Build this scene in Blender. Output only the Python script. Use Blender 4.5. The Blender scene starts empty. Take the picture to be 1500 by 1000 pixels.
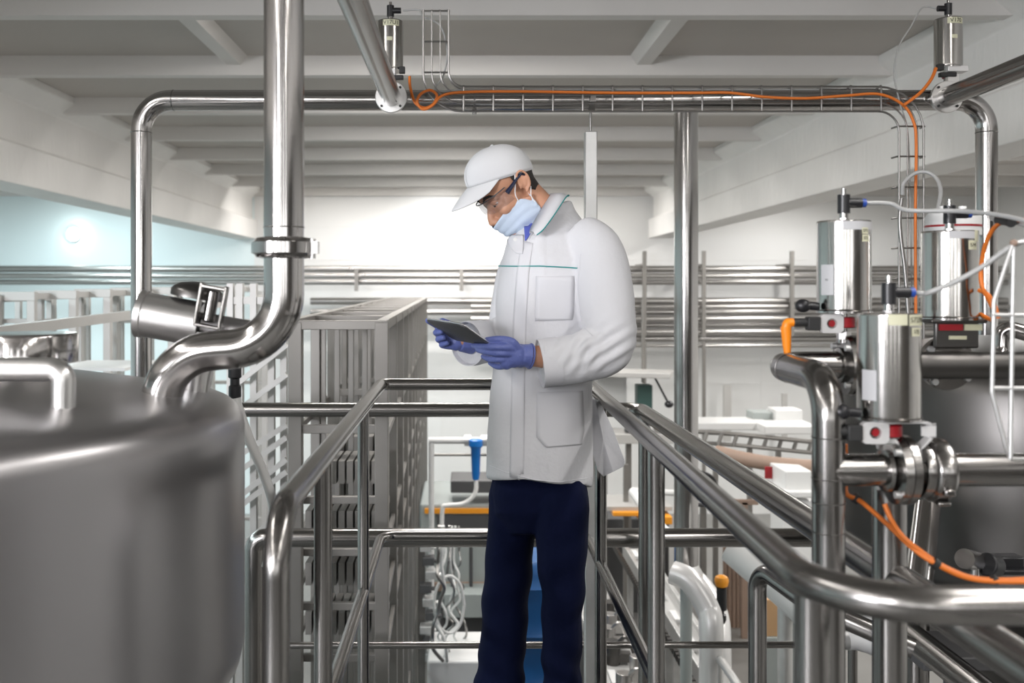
import bpy, math, random
from mathutils import Vector, Matrix, noise
from mathutils.bvhtree import BVHTree
random.seed(7)
V = Vector
C = bpy.context.scene.collection
CZ = 3.76                       # camera height above the ground floor
F = 1458.33; VX = 682.0; VY = 420.0
def P(px, py, Y): return V(((px-VX)*Y/F, Y, CZ-(py-VY)*Y/F))
def rz(z): return CZ+z

# ------------------------------------------------------------------ materials
def mat(name, col, rough=.5, metal=0.0, bump=0.0, bscale=40.0, var=0.0, vscale=6.0, spec=None, aniso=0.0, emit=None, est=1.0, stretch=None, sheen=0.0, sss=0.0, coat=0.0):
    m = bpy.data.materials.new(name); m.use_nodes = True
    nt = m.node_tree; b = nt.nodes['Principled BSDF']
    b.inputs['Base Color'].default_value = (*col, 1); b.inputs['Roughness'].default_value = rough
    b.inputs['Metallic'].default_value = metal
    if spec is not None: b.inputs['Specular IOR Level'].default_value = spec
    if aniso: b.inputs['Anisotropic'].default_value = aniso
    if sheen: b.inputs['Sheen Weight'].default_value = sheen
    if coat: b.inputs['Coat Weight'].default_value = coat
    if sss:
        b.inputs['Subsurface Weight'].default_value = sss; b.inputs['Subsurface Radius'].default_value = (.012,.004,.002)
    if emit is not None:
        b.inputs['Emission Color'].default_value = (*emit,1); b.inputs['Emission Strength'].default_value = est
    tc = nt.nodes.new('ShaderNodeTexCoord'); mp = nt.nodes.new('ShaderNodeMapping')
    nt.links.new(tc.outputs['Object'], mp.inputs['Vector'])
    if stretch: mp.inputs['Scale'].default_value = stretch
    if var:
        n = nt.nodes.new('ShaderNodeTexNoise'); n.inputs['Scale'].default_value = vscale; n.inputs['Detail'].default_value = 5
        nt.links.new(mp.outputs['Vector'], n.inputs['Vector'])
        r = nt.nodes.new('ShaderNodeMapRange'); r.inputs['To Min'].default_value = 1-var; r.inputs['To Max'].default_value = 1+var
        nt.links.new(n.outputs['Fac'], r.inputs['Value'])
        mx = nt.nodes.new('ShaderNodeMix'); mx.data_type='RGBA'; mx.blend_type='MULTIPLY'; mx.inputs[0].default_value = 1
        mx.inputs[6].default_value = (*col,1); nt.links.new(r.outputs['Result'], mx.inputs[7]); nt.links.new(mx.outputs[2], b.inputs['Base Color'])
        if metal:
            r2 = nt.nodes.new('ShaderNodeMapRange'); r2.inputs['To Min'].default_value = max(.03,rough*(1-2*var)); r2.inputs['To Max'].default_value = rough*(1+2*var)
            nt.links.new(n.outputs['Fac'], r2.inputs['Value']); nt.links.new(r2.outputs['Result'], b.inputs['Roughness'])
    if bump:
        n2 = nt.nodes.new('ShaderNodeTexNoise'); n2.inputs['Scale'].default_value = bscale; n2.inputs['Detail'].default_value = 6
        nt.links.new(mp.outputs['Vector'], n2.inputs['Vector'])
        bp = nt.nodes.new('ShaderNodeBump'); bp.inputs['Strength'].default_value = bump; bp.inputs['Distance'].default_value = .02
        nt.links.new(n2.outputs['Fac'], bp.inputs['Height']); nt.links.new(bp.outputs['Normal'], b.inputs['Normal'])
    return m
M = {}
M['steel'] = mat('brushed_steel', (.27,.26,.25), .22, 1, var=.12, vscale=5)
M['steel_pol'] = mat('polished_steel', (.43,.415,.405), .15, 1, var=.1, vscale=8)
M['steel_act'] = mat('turned_steel', (.44,.425,.405), .17, 1, var=.04, vscale=9, stretch=(1,1,14))
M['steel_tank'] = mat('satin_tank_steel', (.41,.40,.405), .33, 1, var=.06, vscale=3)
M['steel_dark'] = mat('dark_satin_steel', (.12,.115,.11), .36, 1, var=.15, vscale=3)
M['steel_bright'] = mat('bright_steel', (.72,.71,.70), .3, 1, var=.08, vscale=5)
M['galv'] = mat('galvanised_steel', (.62,.62,.61), .42, .75, var=.15, vscale=12)
M['wire'] = mat('zinc_wire', (.30,.29,.28), .35, 1)
M['rack'] = mat('rack_steel', (.26,.248,.232), .42, .6, var=.12, vscale=4)
M['rack_w'] = mat('pale_rack_metal', (.54,.53,.51), .45, .35, var=.08, vscale=4)
M['wpipe'] = mat('wall_pipe_steel', (.42,.405,.39), .3, .9, var=.1, vscale=2)
M['wall'] = mat('white_wall_paint', (.80,.80,.79), .45, bump=.08, bscale=3, var=.04, vscale=.8)
M['wall_c'] = mat('pale_cyan_wall', (.78,.86,.865), .3, bump=.05, bscale=2, var=.04, vscale=.8)  # pale cyan base colour
M['wall_b'] = mat('grey_wall_paint', (.16,.15,.14), .6, var=.1, vscale=.8)
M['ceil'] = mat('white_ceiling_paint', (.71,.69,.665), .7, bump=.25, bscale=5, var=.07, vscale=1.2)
M['slab'] = mat('shaded_slab_paint', (.50,.468,.435), .75, bump=.2, bscale=4, var=.1, vscale=1.0)  # ceiling white darkened to brown-grey, recess shade put into the colour
M['beam'] = mat('white_beam_paint', (.84,.825,.80), .6, bump=.5, bscale=14, var=.07, vscale=2.5, stretch=(1,1,.35))
M['floor'] = mat('grey_floor_coating', (.20,.195,.185), .3, var=.3, vscale=.7)
M['grate'] = mat('platform_steel', (.22,.22,.215), .5, .8, var=.15, vscale=4)
M['black'] = mat('black_plastic', (.012,.012,.014), .35)
M['blackm'] = mat('black_rubber', (.02,.02,.02), .6)
M['blue_ring'] = mat('blue_plastic_collar', (.02,.07,.35), .35)
M['bluep'] = mat('bright_blue_plastic', (.005,.15,.50), .4)
M['blued'] = mat('drum_blue_plastic', (.004,.075,.24), .4)
M['orange'] = mat('orange_cable_sheath', (.72,.18,.02), .5)
M['orange_p'] = mat('orange_plastic', (.90,.26,.01), .4)
M['hose'] = mat('grey_air_hose', (.42,.42,.41), .35)
M['hose_w'] = mat('milky_hose', (.78,.78,.76), .35)
M['red'] = mat('red_plastic', (.30,.006,.012), .4)
M['alu'] = mat('white_aluminium', (.75,.74,.73), .35, .4)
M['white_p'] = mat('white_plastic', (.70,.70,.69), .4)
M['sticker'] = mat('pale_yellow_label', (.62,.61,.44), .6)
M['sticker_w'] = mat('grey_type_plate', (.50,.50,.51), .45)
M['ink'] = mat('black_ink', (.015,.015,.015), .6)
M['coat'] = mat('white_coat_cotton', (.70,.70,.725), .85, bump=.10, bscale=60, sheen=.15)
M['coat_d'] = mat('white_coat_trim', (.69,.69,.72), .85)
M['teal'] = mat('teal_piping', (.01,.27,.27), .7)
M['shirt'] = mat('periwinkle_shirt', (.10,.13,.52), .8)
M['cap'] = mat('white_cap_cotton', (.74,.745,.76), .85, bump=.06, bscale=150)
M['trou'] = mat('navy_trouser_cloth', (.0045,.0075,.032), .9, bump=.15, bscale=30, spec=.12)
M['glove'] = mat('blue_nitrile', (.12,.155,.42), .42, bump=.22, bscale=55)
M['skin'] = mat('skin', (.58,.30,.19), .5, sss=.08, var=.06, vscale=30)
M['hair'] = mat('dark_hair', (.022,.017,.014), .6, bump=.5, bscale=250)
M['mask'] = mat('pale_blue_mask', (.60,.70,.84), .85, bump=.05, bscale=200)
M['strap'] = mat('white_elastic', (.85,.84,.84), .8)
M['frame'] = mat('dark_blue_plastic', (.012,.018,.05), .3)
M['shoe'] = mat('black_leather', (.015,.015,.016), .4)
M['tab_b'] = mat('grey_tablet_back', (.10,.10,.105), .45, .5)
M['tab_e'] = mat('silver_tablet_edge', (.8,.8,.82), .25, .9)
M['screen'] = mat('dark_screen', (.02,.02,.025), .12)
M['eyew'] = mat('eye_white', (.75,.72,.70), .2)
M['card'] = mat('cardboard', (.50,.31,.16), .8)
M['green'] = mat('dark_green_box', (.04,.09,.08), .5)
M['mgrey'] = mat('machine_grey_panel', (.33,.36,.35), .5, var=.05)
M['mdark'] = mat('machine_dark_panel', (.07,.07,.072), .5)
M['brown'] = mat('brown_belt', (.30,.21,.16), .6, var=.15, vscale=3)
M['belt'] = mat('pale_conveyor_belt', (.42,.42,.41), .45, var=.15, vscale=3)
M['amber'] = mat('amber_plastic', (.85,.33,.02), .4)
M['glowg'] = mat('glowing_globe', (.9,.95,.95), .3, emit=(.9,1,1), est=14)
def lens_mat():
    m = bpy.data.materials.new('clear_lens'); m.use_nodes = True; nt = m.node_tree
    nt.nodes.clear(); o = nt.nodes.new('ShaderNodeOutputMaterial'); t = nt.nodes.new('ShaderNodeBsdfTransparent')
    t.inputs[0].default_value = (.90,.90,.92,1); g = nt.nodes.new('ShaderNodeBsdfGlossy'); g.inputs['Roughness'].default_value=.06
    mx = nt.nodes.new('ShaderNodeMixShader'); mx.inputs[0].default_value=.14
    nt.links.new(t.outputs[0], mx.inputs[1]); nt.links.new(g.outputs[0], mx.inputs[2]); nt.links.new(mx.outputs[0], o.inputs[0]); return m
M['lens'] = lens_mat()

# ------------------------------------------------------------------ geometry
def frame_of(t):
    t = t.normalized(); a = V((0,0,1)) if abs(t.z) < .9 else V((1,0,0))
    n = t.cross(a).normalized(); return n, t.cross(n).normalized()
def fillet(pts, rad, n=9):
    pts = [V(p) for p in pts]
    if not isinstance(rad, (list,tuple)): rad = [rad]*len(pts)
    out = [pts[0]]
    for i in range(1, len(pts)-1):
        a, b, c = pts[i-1], pts[i], pts[i+1]; u = (a-b); w = (c-b); lu, lw = u.length, w.length; u.normalize(); w.normalize()
        ang = u.angle(w)
        if rad[i] <= 0 or ang > 3.10: out.append(b); continue
        d = min(rad[i]/math.tan(ang/2), lu*(.499 if i>1 else .97), lw*(.499 if i<len(pts)-2 else .97)); r = d*math.tan(ang/2)
        cen = b + (u+w).normalized()*(r/math.sin(ang/2))
        s = b+u*d-cen; e = b+w*d-cen; tot = s.angle(e); ax = s.cross(e).normalized()
        for k in range(n+1): out.append(cen + Matrix.Rotation(tot*k/n, 3, ax) @ s)
    out.append(pts[-1]); return out
def smooth_path(pts, n=8):
    pts = [V(p) for p in pts]; out = []
    for i in range(len(pts)-1):
        p0 = pts[max(i-1,0)]; p1 = pts[i]; p2 = pts[i+1]; p3 = pts[min(i+2,len(pts)-1)]
        for k in range(n):
            t = k/n
            out.append(.5*((2*p1)+(p2-p0)*t+(2*p0-5*p1+4*p2-p3)*t*t+(3*p1-p0-3*p2+p3)*t**3))
    out.append(pts[-1]); return out
class G:
    def __init__(s): s.v = []; s.f = []
    def ring(s, pts):
        i = len(s.v); s.v += [V(p) for p in pts]; return list(range(i, i+len(pts)))
    def bridge(s, a, b):
        n = len(a)
        for k in range(n): s.f.append((a[k], a[(k+1)%n], b[(k+1)%n], b[k]))
    def loft(s, rings, cap=True):
        ids = [s.ring(r) for r in rings]
        for a, b in zip(ids, ids[1:]): s.bridge(a, b)
        if cap: s.f.append(tuple(reversed(ids[0]))); s.f.append(tuple(ids[-1]))
        return s
    def tube(s, path, r, seg=18, cap=True, closed=False, flat=None):
        path = [V(p) for p in path]; q = [path[0]]
        rr = [r]*len(path) if not isinstance(r,(list,tuple)) else list(r)
        keep=[0]
        for i,p in enumerate(path[1:],1):
            if (p-q[-1]).length > 1e-6: q.append(p); keep.append(i)
        path = q; rr = [rr[i] for i in keep]; N = len(path); rings = []
        def tan(i):
            if closed: return (path[(i+1)%N]-path[i-1]).normalized()
            if i == 0: return (path[1]-path[0]).normalized()
            if i == N-1: return (path[-1]-path[-2]).normalized()
            return ((path[i+1]-path[i]).normalized()+(path[i]-path[i-1]).normalized()).normalized()
        t0 = tan(0); n, b = frame_of(t0)
        for i in range(N):
            t = tan(i); ax = t0.cross(t)
            if ax.length > 1e-7:
                R = Matrix.Rotation(t0.angle(t), 3, ax.normalized()); n = R @ n
            n = (n - t*n.dot(t)).normalized(); b = t.cross(n); t0 = t
            rings.append([path[i]+(n*math.cos(2*math.pi*k/seg)+b*math.sin(2*math.pi*k/seg))*rr[i] for k in range(seg)])
        ids = [s.ring(x) for x in rings]
        for a_, b_ in zip(ids, ids[1:]): s.bridge(a_, b_)
        if closed: s.bridge(ids[-1], ids[0])
        elif cap: s.f.append(tuple(reversed(ids[0]))); s.f.append(tuple(ids[-1]))
        return s
    def cyl(s, a, b, r, r2=None, seg=24): return s.tube([a,b], [r, r if r2 is None else r2], seg)
    def lathe(s, prof, o, ax=(0,0,1), seg=40):
        ax = V(ax).normalized(); n, b = frame_of(ax); o = V(o); ids = []
        for (r,h) in prof:
            if r < 1e-5: r = 1e-5
            ids.append(s.ring([o+ax*h+(n*math.cos(2*math.pi*k/seg)+b*math.sin(2*math.pi*k/seg))*r for k in range(seg)]))
        for a_, b_ in zip(ids, ids[1:]): s.bridge(a_, b_)
        s.f.append(tuple(reversed(ids[0]))); s.f.append(tuple(ids[-1])); return s
    def torus(s, o, ax, R, r, seg=32, rs=10):
        n, b = frame_of(V(ax)); o = V(o)
        return s.tube([o+(n*math.cos(2*math.pi*k/seg)+b*math.sin(2*math.pi*k/seg))*R for k in range(seg)], r, rs, closed=True)
    def ring_pipe(s, o, ax, ri, ro, h, seg=36):
        return s.lathe_closed([(ri,0),(ro,0),(ro,h),(ri,h)], o, ax, seg)
    def lathe_closed(s, prof, o, ax, seg=36):
        ax = V(ax).normalized(); n, b = frame_of(ax); o = V(o); ids = []
        for (r,h) in prof: ids.append(s.ring([o+ax*h+(n*math.cos(2*math.pi*k/seg)+b*math.sin(2*math.pi*k/seg))*r for k in range(seg)]))
        for a_, b_ in zip(ids, ids[1:]+ids[:1]): s.bridge(a_, b_)
        return s
    def box(s, c, d, R=None):
        c = V(c); h = V(d)/2; i = len(s.v)
        for sx in (-1,1):
            for sy in (-1,1):
                for sz in (-1,1):
                    p = V((sx*h.x, sy*h.y, sz*h.z)); s.v.append(c + (R @ p if R else p))
        for f in ((0,1,3,2),(4,6,7,5),(0,4,5,1),(2,3,7,6),(0,2,6,4),(1,5,7,3)): s.f.append(tuple(i+k for k in f))
        return s
    def bar(s, a, b, w, h, up=(0,0,1)):
        a=V(a); b=V(b); t=(b-a); L=t.length; t.normalize(); u=V(up)
        if abs(t.dot(u))>.98: u=V((0,1,0))
        sd=t.cross(u).normalized(); u2=sd.cross(t)
        R=Matrix((t,sd,u2)).transposed(); return s.box((a+b)/2,(L,w,h),R)
    def ell(s, c, r, R=None, seg=20, rg=12):
        c=V(c); ids=[]
        if not isinstance(r,(tuple,list)): r=(r,r,r)
        for j in range(1,rg):
            ph=math.pi*j/rg; ring=[]
            for k in range(seg):
                a=2*math.pi*k/seg; p=V((r[0]*math.sin(ph)*math.cos(a), r[1]*math.sin(ph)*math.sin(a), r[2]*math.cos(ph)))
                ring.append(c+(R@p if R else p))
            ids.append(s.ring(ring))
        for a_,b_ in zip(ids, ids[1:]): s.bridge(a_,b_)
        t=V((0,0,r[2])); s.v.append(c+(R@t if R else t)); ti=len(s.v)-1; s.v.append(c-(R@t if R else t)); bi=len(s.v)-1
        for k in range(seg): s.f.append((ti,ids[0][(k+1)%seg],ids[0][k])); s.f.append((bi,ids[-1][k],ids[-1][(k+1)%seg]))
        return s
    def grid(s, rows, thick=None):
        n=len(rows[0]); ids=[s.ring(r) for r in rows]
        for a,b in zip(ids,ids[1:]):
            for k in range(n-1): s.f.append((a[k],a[k+1],b[k+1],b[k]))
        return s
    def prism(s, poly, a, b):           # poly: list of points, extruded by vector
        d=V(b)-V(a); A=s.ring([V(p) for p in poly]); B=s.ring([V(p)+d for p in poly]); s.bridge(A,B); s.f.append(tuple(reversed(A))); s.f.append(tuple(B)); return s
    def mesh(s, name):
        me=bpy.data.meshes.new(name); me.from_pydata([tuple(p) for p in s.v], [], s.f)
        import bmesh
        bm=bmesh.new(); bm.from_mesh(me); bmesh.ops.recalc_face_normals(bm, faces=bm.faces); bm.to_mesh(me); bm.free(); return me
def link(name, me, m, parent=None, smooth=True, ang=38, bevel=0, solid=0):
    if smooth:
        me.polygons.foreach_set('use_smooth',[True]*len(me.polygons)); me.update(); me.set_sharp_from_angle(angle=math.radians(ang))
    o=bpy.data.objects.new(name, me); C.objects.link(o)
    if m is not None: me.materials.append(M[m])
    if parent is not None:
        o.parent=parent; r=parent
        off=V(r.get('_o',(0,0,0)))
        me.transform(Matrix.Translation(-off)); o['_o']=tuple(off)
    if bevel:
        b=o.modifiers.new('bevel','BEVEL'); b.width=bevel; b.segments=2; b.limit_method='ANGLE'
    if solid:
        b=o.modifiers.new('solid','SOLIDIFY'); b.thickness=solid; b.offset=1
    return o
def thing(name, label, cat, loc=(0,0,0), group=None):
    o=bpy.data.objects.new(name,None); C.objects.link(o); o.location=loc; o.empty_display_size=.05
    o['_o']=tuple(V(loc)); o['label']=label; o['category']=cat
    if group: o['group']=group
    return o
def tag(o,label,cat,group=None):
    o['label']=label; o['category']=cat
    if group: o['group']=group
    return o
def part(name, g, m, parent, **k): return link(name, g.mesh(name), m, parent, **k)
def single(name, g, m, label, cat, group=None, **k): return tag(link(name, g.mesh(name), m, None, **k), label, cat, group)
def struct(name, g, m, **k):
    o=link(name, g.mesh(name), m, None, **k); o['kind']='structure'; return o
def remesh(g, voxel, smooth=2, name='m', fac=.5):
    me=g.mesh(name); o=bpy.data.objects.new('tmp',me); C.objects.link(o)
    r=o.modifiers.new('r','REMESH'); r.mode='VOXEL'; r.voxel_size=voxel; r.use_smooth_shade=True
    if smooth:
        q=o.modifiers.new('s','SMOOTH'); q.iterations=smooth; q.factor=fac
    dg=bpy.context.evaluated_depsgraph_get(); out=bpy.data.meshes.new_from_object(o.evaluated_get(dg)); out.name=name
    bpy.data.objects.remove(o); out.materials.clear(); return out

# ------------------------------------------------------------------ room
D=16.5
g=G(); g.box((-.5,6,-.05),(20,25,.1)); struct('floor',g,'floor',smooth=False)
g=G(); g.box((2.7,D+.1,2.8),(12.4,.2,5.6)); struct('wall_far',g,'wall',smooth=False)
g=G(); g.box((-6.75,D+.1,2.8),(6.5,.2,5.6)); struct('wall_far_left',g,'wall_c',smooth=False)
g=G(); g.box((-10.0,6,2.8),(.2,21.2,5.6)); struct('wall_left',g,'wall_c',smooth=False)
g=G(); g.box((8.8,6,2.8),(.2,21.2,5.6)); struct('wall_right',g,'wall',smooth=False)
g=G(); g.box((-.5,-4.6,2.8),(19,.2,5.6)); struct('wall_back',g,'wall_b',smooth=False)
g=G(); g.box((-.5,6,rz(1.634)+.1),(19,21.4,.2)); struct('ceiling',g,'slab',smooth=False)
ti=1
ribY=[5.48+1.555*k for k in range(-6,8)]
for y in ribY:
    g=G()
    prof=[(y,1.64),(y+.02,1.5),(y+.12,1.5),(y+.14,1.64)]
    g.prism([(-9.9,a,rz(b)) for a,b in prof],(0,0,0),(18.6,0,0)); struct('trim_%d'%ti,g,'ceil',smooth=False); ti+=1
for x in (-1.64,1.26,-4.6,4.2):
    g=G(); g.prism([(x-.10,5.55,rz(1.64)),(x-.05,5.55,rz(1.57)),(x+.05,5.55,rz(1.57)),(x+.10,5.55,rz(1.64))],(0,0,0),(0,1.5,0)); struct('trim_%d'%ti,g,'ceil',smooth=False); ti+=1
profL=[(-3.45,.79),(-3.45,1.10),(-3.53,1.13),(-3.53,1.47),(-3.38,1.575),(-3.38,1.64),(-3.92,1.64),(-3.92,1.585),(-3.83,1.5),(-3.83,.79)]
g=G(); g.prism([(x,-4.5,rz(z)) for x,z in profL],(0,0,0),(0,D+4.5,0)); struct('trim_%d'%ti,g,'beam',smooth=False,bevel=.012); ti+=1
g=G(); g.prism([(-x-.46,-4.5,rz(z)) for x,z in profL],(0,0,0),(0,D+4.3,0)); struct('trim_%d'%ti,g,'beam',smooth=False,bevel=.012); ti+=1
# wall panel joints on the far wall
for zz in (1.0,.45,-.75,-1.6):
    g=G(); g.box((2.7,D-.004,rz(zz)),(12.2,.008,.012)); struct('trim_%d'%ti,g,'wall',smooth=False); ti+=1
for xx in (-2.2,-.4,1.4,4.9,6.7):
    g=G(); g.box((xx,D-.004,2.1),(.015,.008,4.2)); struct('trim_%d'%ti,g,'wall',smooth=False); ti+=1
# platform (out of the frame, carries the man, the tank and the valves)
g=G(); g.box((.15,.7,rz(-1.36)-.02),(4.6,5.2,.04))
g.box((.15,3.28,rz(-1.36)-.1),(4.6,.05,.2)); g.box((-2.12,.7,rz(-1.36)-.1),(.06,5.2,.2)); g.box((2.42,.7,rz(-1.36)-.1),(.06,5.2,.2))
for x in (-2.1,.15,2.4):
    for y in (-1.8,3.2): g.box((x,y,1.15),(.1,.1,2.3))
struct('platform',g,'grate',smooth=False)

# ------------------------------------------------------------------ guard rails
TZ=rz(-.352); MZ=rz(-.90); FLR=rz(-1.36)
gr=thing('guard_rail','inner steel tube guardrail around the standing man, open towards the viewer','guardrail',(0.07,3.6,FLR))
g=G(); g.tube(fillet([(-.292,1.535,FLR),(-.292,1.535,TZ),(-.305,3.6,TZ),(.445,3.6,TZ),(.405,1.10,TZ),(1.9,1.10,TZ)],[0,.10,.035,.035,.13,0],10),.0215,24)
part('handrail',g,'steel',gr)
g=G(); g.tube(fillet([(-.297,1.56,MZ),(-.305,3.6,MZ),(.44,3.6,MZ),(.43,1.25,MZ)],[0,.06,.06,0],8),.017,20); part('mid_rail',g,'steel',gr)
for (x,y,r) in ((-.2975,2.08,.0192),(-.302,2.94,.0172),(.425,2.22,.0192),(.44,3.24,.0195),(.438,1.26,.0215)):
    g=G(); g.cyl((x,y,FLR),(x,y,TZ-.012),r); g.lathe([(.05,0),(.05,.008),(r,.012)],(x,y,FLR),seg=24); part('post',g,'steel',gr)
    for q in (1,-1):
        pass
# outer rails
orl=thing('outer_rail','thicker outer steel rail beyond the inner guardrail, turning towards the right tank','guardrail',(.73,4.1,0))
OZ=rz(-.506)
g=G(); g.tube(fillet([(-1.9,4.1,OZ),(.72,4.1,OZ),(.765,-.5,OZ)],[0,.075,0],10),.030,24); part('top_rail',g,'steel',orl)
for x in (-1.7,):
    g=G(); g.cyl((x,4.1,0),(x,4.1,OZ),.03); part('post',g,'steel',orl)
g=G(); g.cyl((.715,3.98,0),(.715,3.98,OZ),.024); part('post',g,'steel',orl)
g=G(); cz2=rz(-1.05); g.tube(fillet([(-.885,4.17,0),(-.885,4.17,cz2),(1.9,4.17,cz2)],[0,.05,0]),.039,24)
single('cross_pipe',g,'steel','long level steel pipe behind the man at thigh height, bent down at its left end','pipe')
g=G(); g.cyl(P(425,945,4.25),P(1245,944,4.25),.0145); [g.cyl((P(x_,0,4.25).x,4.25,0),(P(x_,0,4.25).x,4.25,P(0,944,4.25).z),.02) for x_ in (410,1249)]; single('toe_bar',g,'steel','thin steel bar crossing low behind the man near the bottom edge','bar')
g=G(); g.tube(fillet([(.733,2.5,0),(.733,2.5,rz(-.70)),(.80,2.30,rz(-.735)),(.99,2.2,rz(-.80))],[0,.05,.05,0]),.0225,20); g.lathe([(.05,0),(.05,.01),(.0225,.012)],(.733,2.5,FLR))
single('rail_post',g,'steel','short steel post with bent top under the sloping right rails','post')
g=G(); g.tube(fillet([P(1300,905,2.7),P(1334,931,2.56),P(1560,1110,1.9)],.03),.034,22); single('sloping_pipe',g,'steel','steel pipe sloping down to the bottom right corner under the rails','pipe')

# ------------------------------------------------------------------ overhead pipe run
PY=3.7; PR=.038; pz=rz(.693)
pipe=thing('overhead_pipe','steel pipe crossing the top of the view and bent down at both ends','pipe',(0,PY,0))
xl=(207-VX)*PY/F; xr=(1445-VX)*PY/F
g=G(); g.tube(fillet([(xl,PY,0.0),(xl,PY,pz),(xr,PY,pz),(xr,PY,0.0)],[0,.11,.11,0],12),PR,28); part('pipe_run',g,'steel_pol',pipe)
for x,z,ax in ((xl,pz-.12,(0,0,1)),(xl+.12,pz,(1,0,0)),(xr,pz-.12,(0,0,1)),(xr-.12,pz,(1,0,0))):
    g=G(); g.torus((x,PY,z),ax,PR,.0018,28,6); part('weld_seam',g,'steel',pipe)
# support post
sp=thing('pipe_support','pale box section upright with a threaded rod holding the overhead pipe behind the man','support',(P(866,150,PY).x,3.72,0))
sx=P(866,0,PY).x
g=G(); g.box((sx,3.72,P(0,193,3.72).z/2),(.046,.046,P(0,193,3.72).z)); part('upright',g,'galv',sp,bevel=.004)
g=G(); g.cyl((sx,3.72,P(0,193,3.72).z-.02),(sx,3.72,pz-PR),.0045,seg=12); part('threaded_rod',g,'wire',sp)
g=G(); g.lathe_closed([(PR,-.012),(PR+.004,-.012),(PR+.004,.012),(PR,.012)],(sx,PY,pz),(1,0,0)); g.box((sx,PY-PR-.01,pz),(.02,.02,.03)); part('pipe_clamp',g,'wire',sp)
xc=P(695,0,PY).x
g=G(); g.lathe_closed([(PR,-.004),(PR+.002,-.004),(PR+.002,.004),(PR,.004)],(xc,PY,pz),(1,0,0)); g.cyl((xc,PY,pz-PR-.014),(xc,PY,pz-PR+.002),.008)
single('pipe_clip',g,'wire','small dark clip under the overhead pipe beside the looped orange cable','clip')

# ------------------------------------------------------------------ text helper
def text_mesh(s, size):
    cu=bpy.data.curves.new('t','FONT'); cu.body=s; cu.size=size; cu.align_x='CENTER'; cu.align_y='CENTER'; cu.extrude=.00015
    o=bpy.data.objects.new('t',cu); C.objects.link(o); dg=bpy.context.evaluated_depsgraph_get()
    me=bpy.data.meshes.new_from_object(o.evaluated_get(dg)); bpy.data.objects.remove(o); me.materials.clear(); return me
def cyl_label(parent, o, r, az, z, w, h, m, text=None, size=.01):
    """label wrapped round a vertical cylinder of axis o; az = angle from the side facing -Y, positive to the right"""
    g=G(); n=9; rows=[]
    for rr in (r+.0006,):
        pass
    outer=[]; inner=[]
    for j,zz in enumerate((z-h/2,z+h/2)):
        outer.append([V((o.x+math.sin(az+(k/(n-1)-.5)*w/r)*(r+.0008),o.y-math.cos(az+(k/(n-1)-.5)*w/r)*(r+.0008),zz)) for k in range(n)])
    g.grid(outer); lb=part('label',g,m,parent)
    if text:
        me=text_mesh(text,size)
        for v in me.vertices:
            a=az+v.co.x/r; rr=r+.0012+v.co.z
            v.co=V((o.x+math.sin(a)*rr, o.y-math.cos(a)*rr, z+v.co.y))
        link('lettering',me,'ink',lb,smooth=False)
    return lb
def fitting(parent, base, dirx, s=1.0, ring=True):
    b=V(base)
    g=G(); g.cyl(b,b+V((0,0,.016*s)),.0085*s,seg=16); g.lathe([(.010*s,.0),(.010*s,.004)],b,seg=6); part('nipple',g,'steel_pol',parent)
    g=G(); g.cyl(b+V((0,0,.014*s)),b+V((0,0,.050*s)),.0118*s,seg=20); g.cyl(b+V((0,0,.034*s)),b+V((dirx*.034*s,0,.034*s)),.0095*s,seg=18)
    f=part('elbow_fitting',g,'black',parent)
    g=G(); g.cyl(b+V((0,0,.05*s)),b+V((0,0,.062*s)),.0045*s,seg=12); part('top_pin',g,'steel_pol',parent)
    if ring:
        g=G(); g.cyl(b+V((dirx*.033*s,0,.034*s)),b+V((dirx*.042*s,0,.034*s)),.0085*s,seg=18); part('collar',g,'blue_ring',f)
    return b+V((dirx*.04*s,0,.034*s))
def actuator(parent, o, zt, zb, r):
    g=G(); g.lathe([(r*.97,zb),(r*.995,zb+.0015),(r,zb+.003),(r,zb+.0045),(r,zb+.006),(r,zt-.007),(r,zt-.0055),(r,zt-.004),(r*.992,zt-.0018),(r*.97,zt-.001),(r*.3,zt)],(o.x,o.y,0),seg=56); part('actuator_body',g,'steel_act',parent)
    g=G(); g.lathe([(r*.4,zb-.004),(r+.002,zb-.004),(r+.002,zb),(r*.4,zb)],(o.x,o.y,0),seg=56); part('end_plate',g,'steel_pol',parent)
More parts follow.
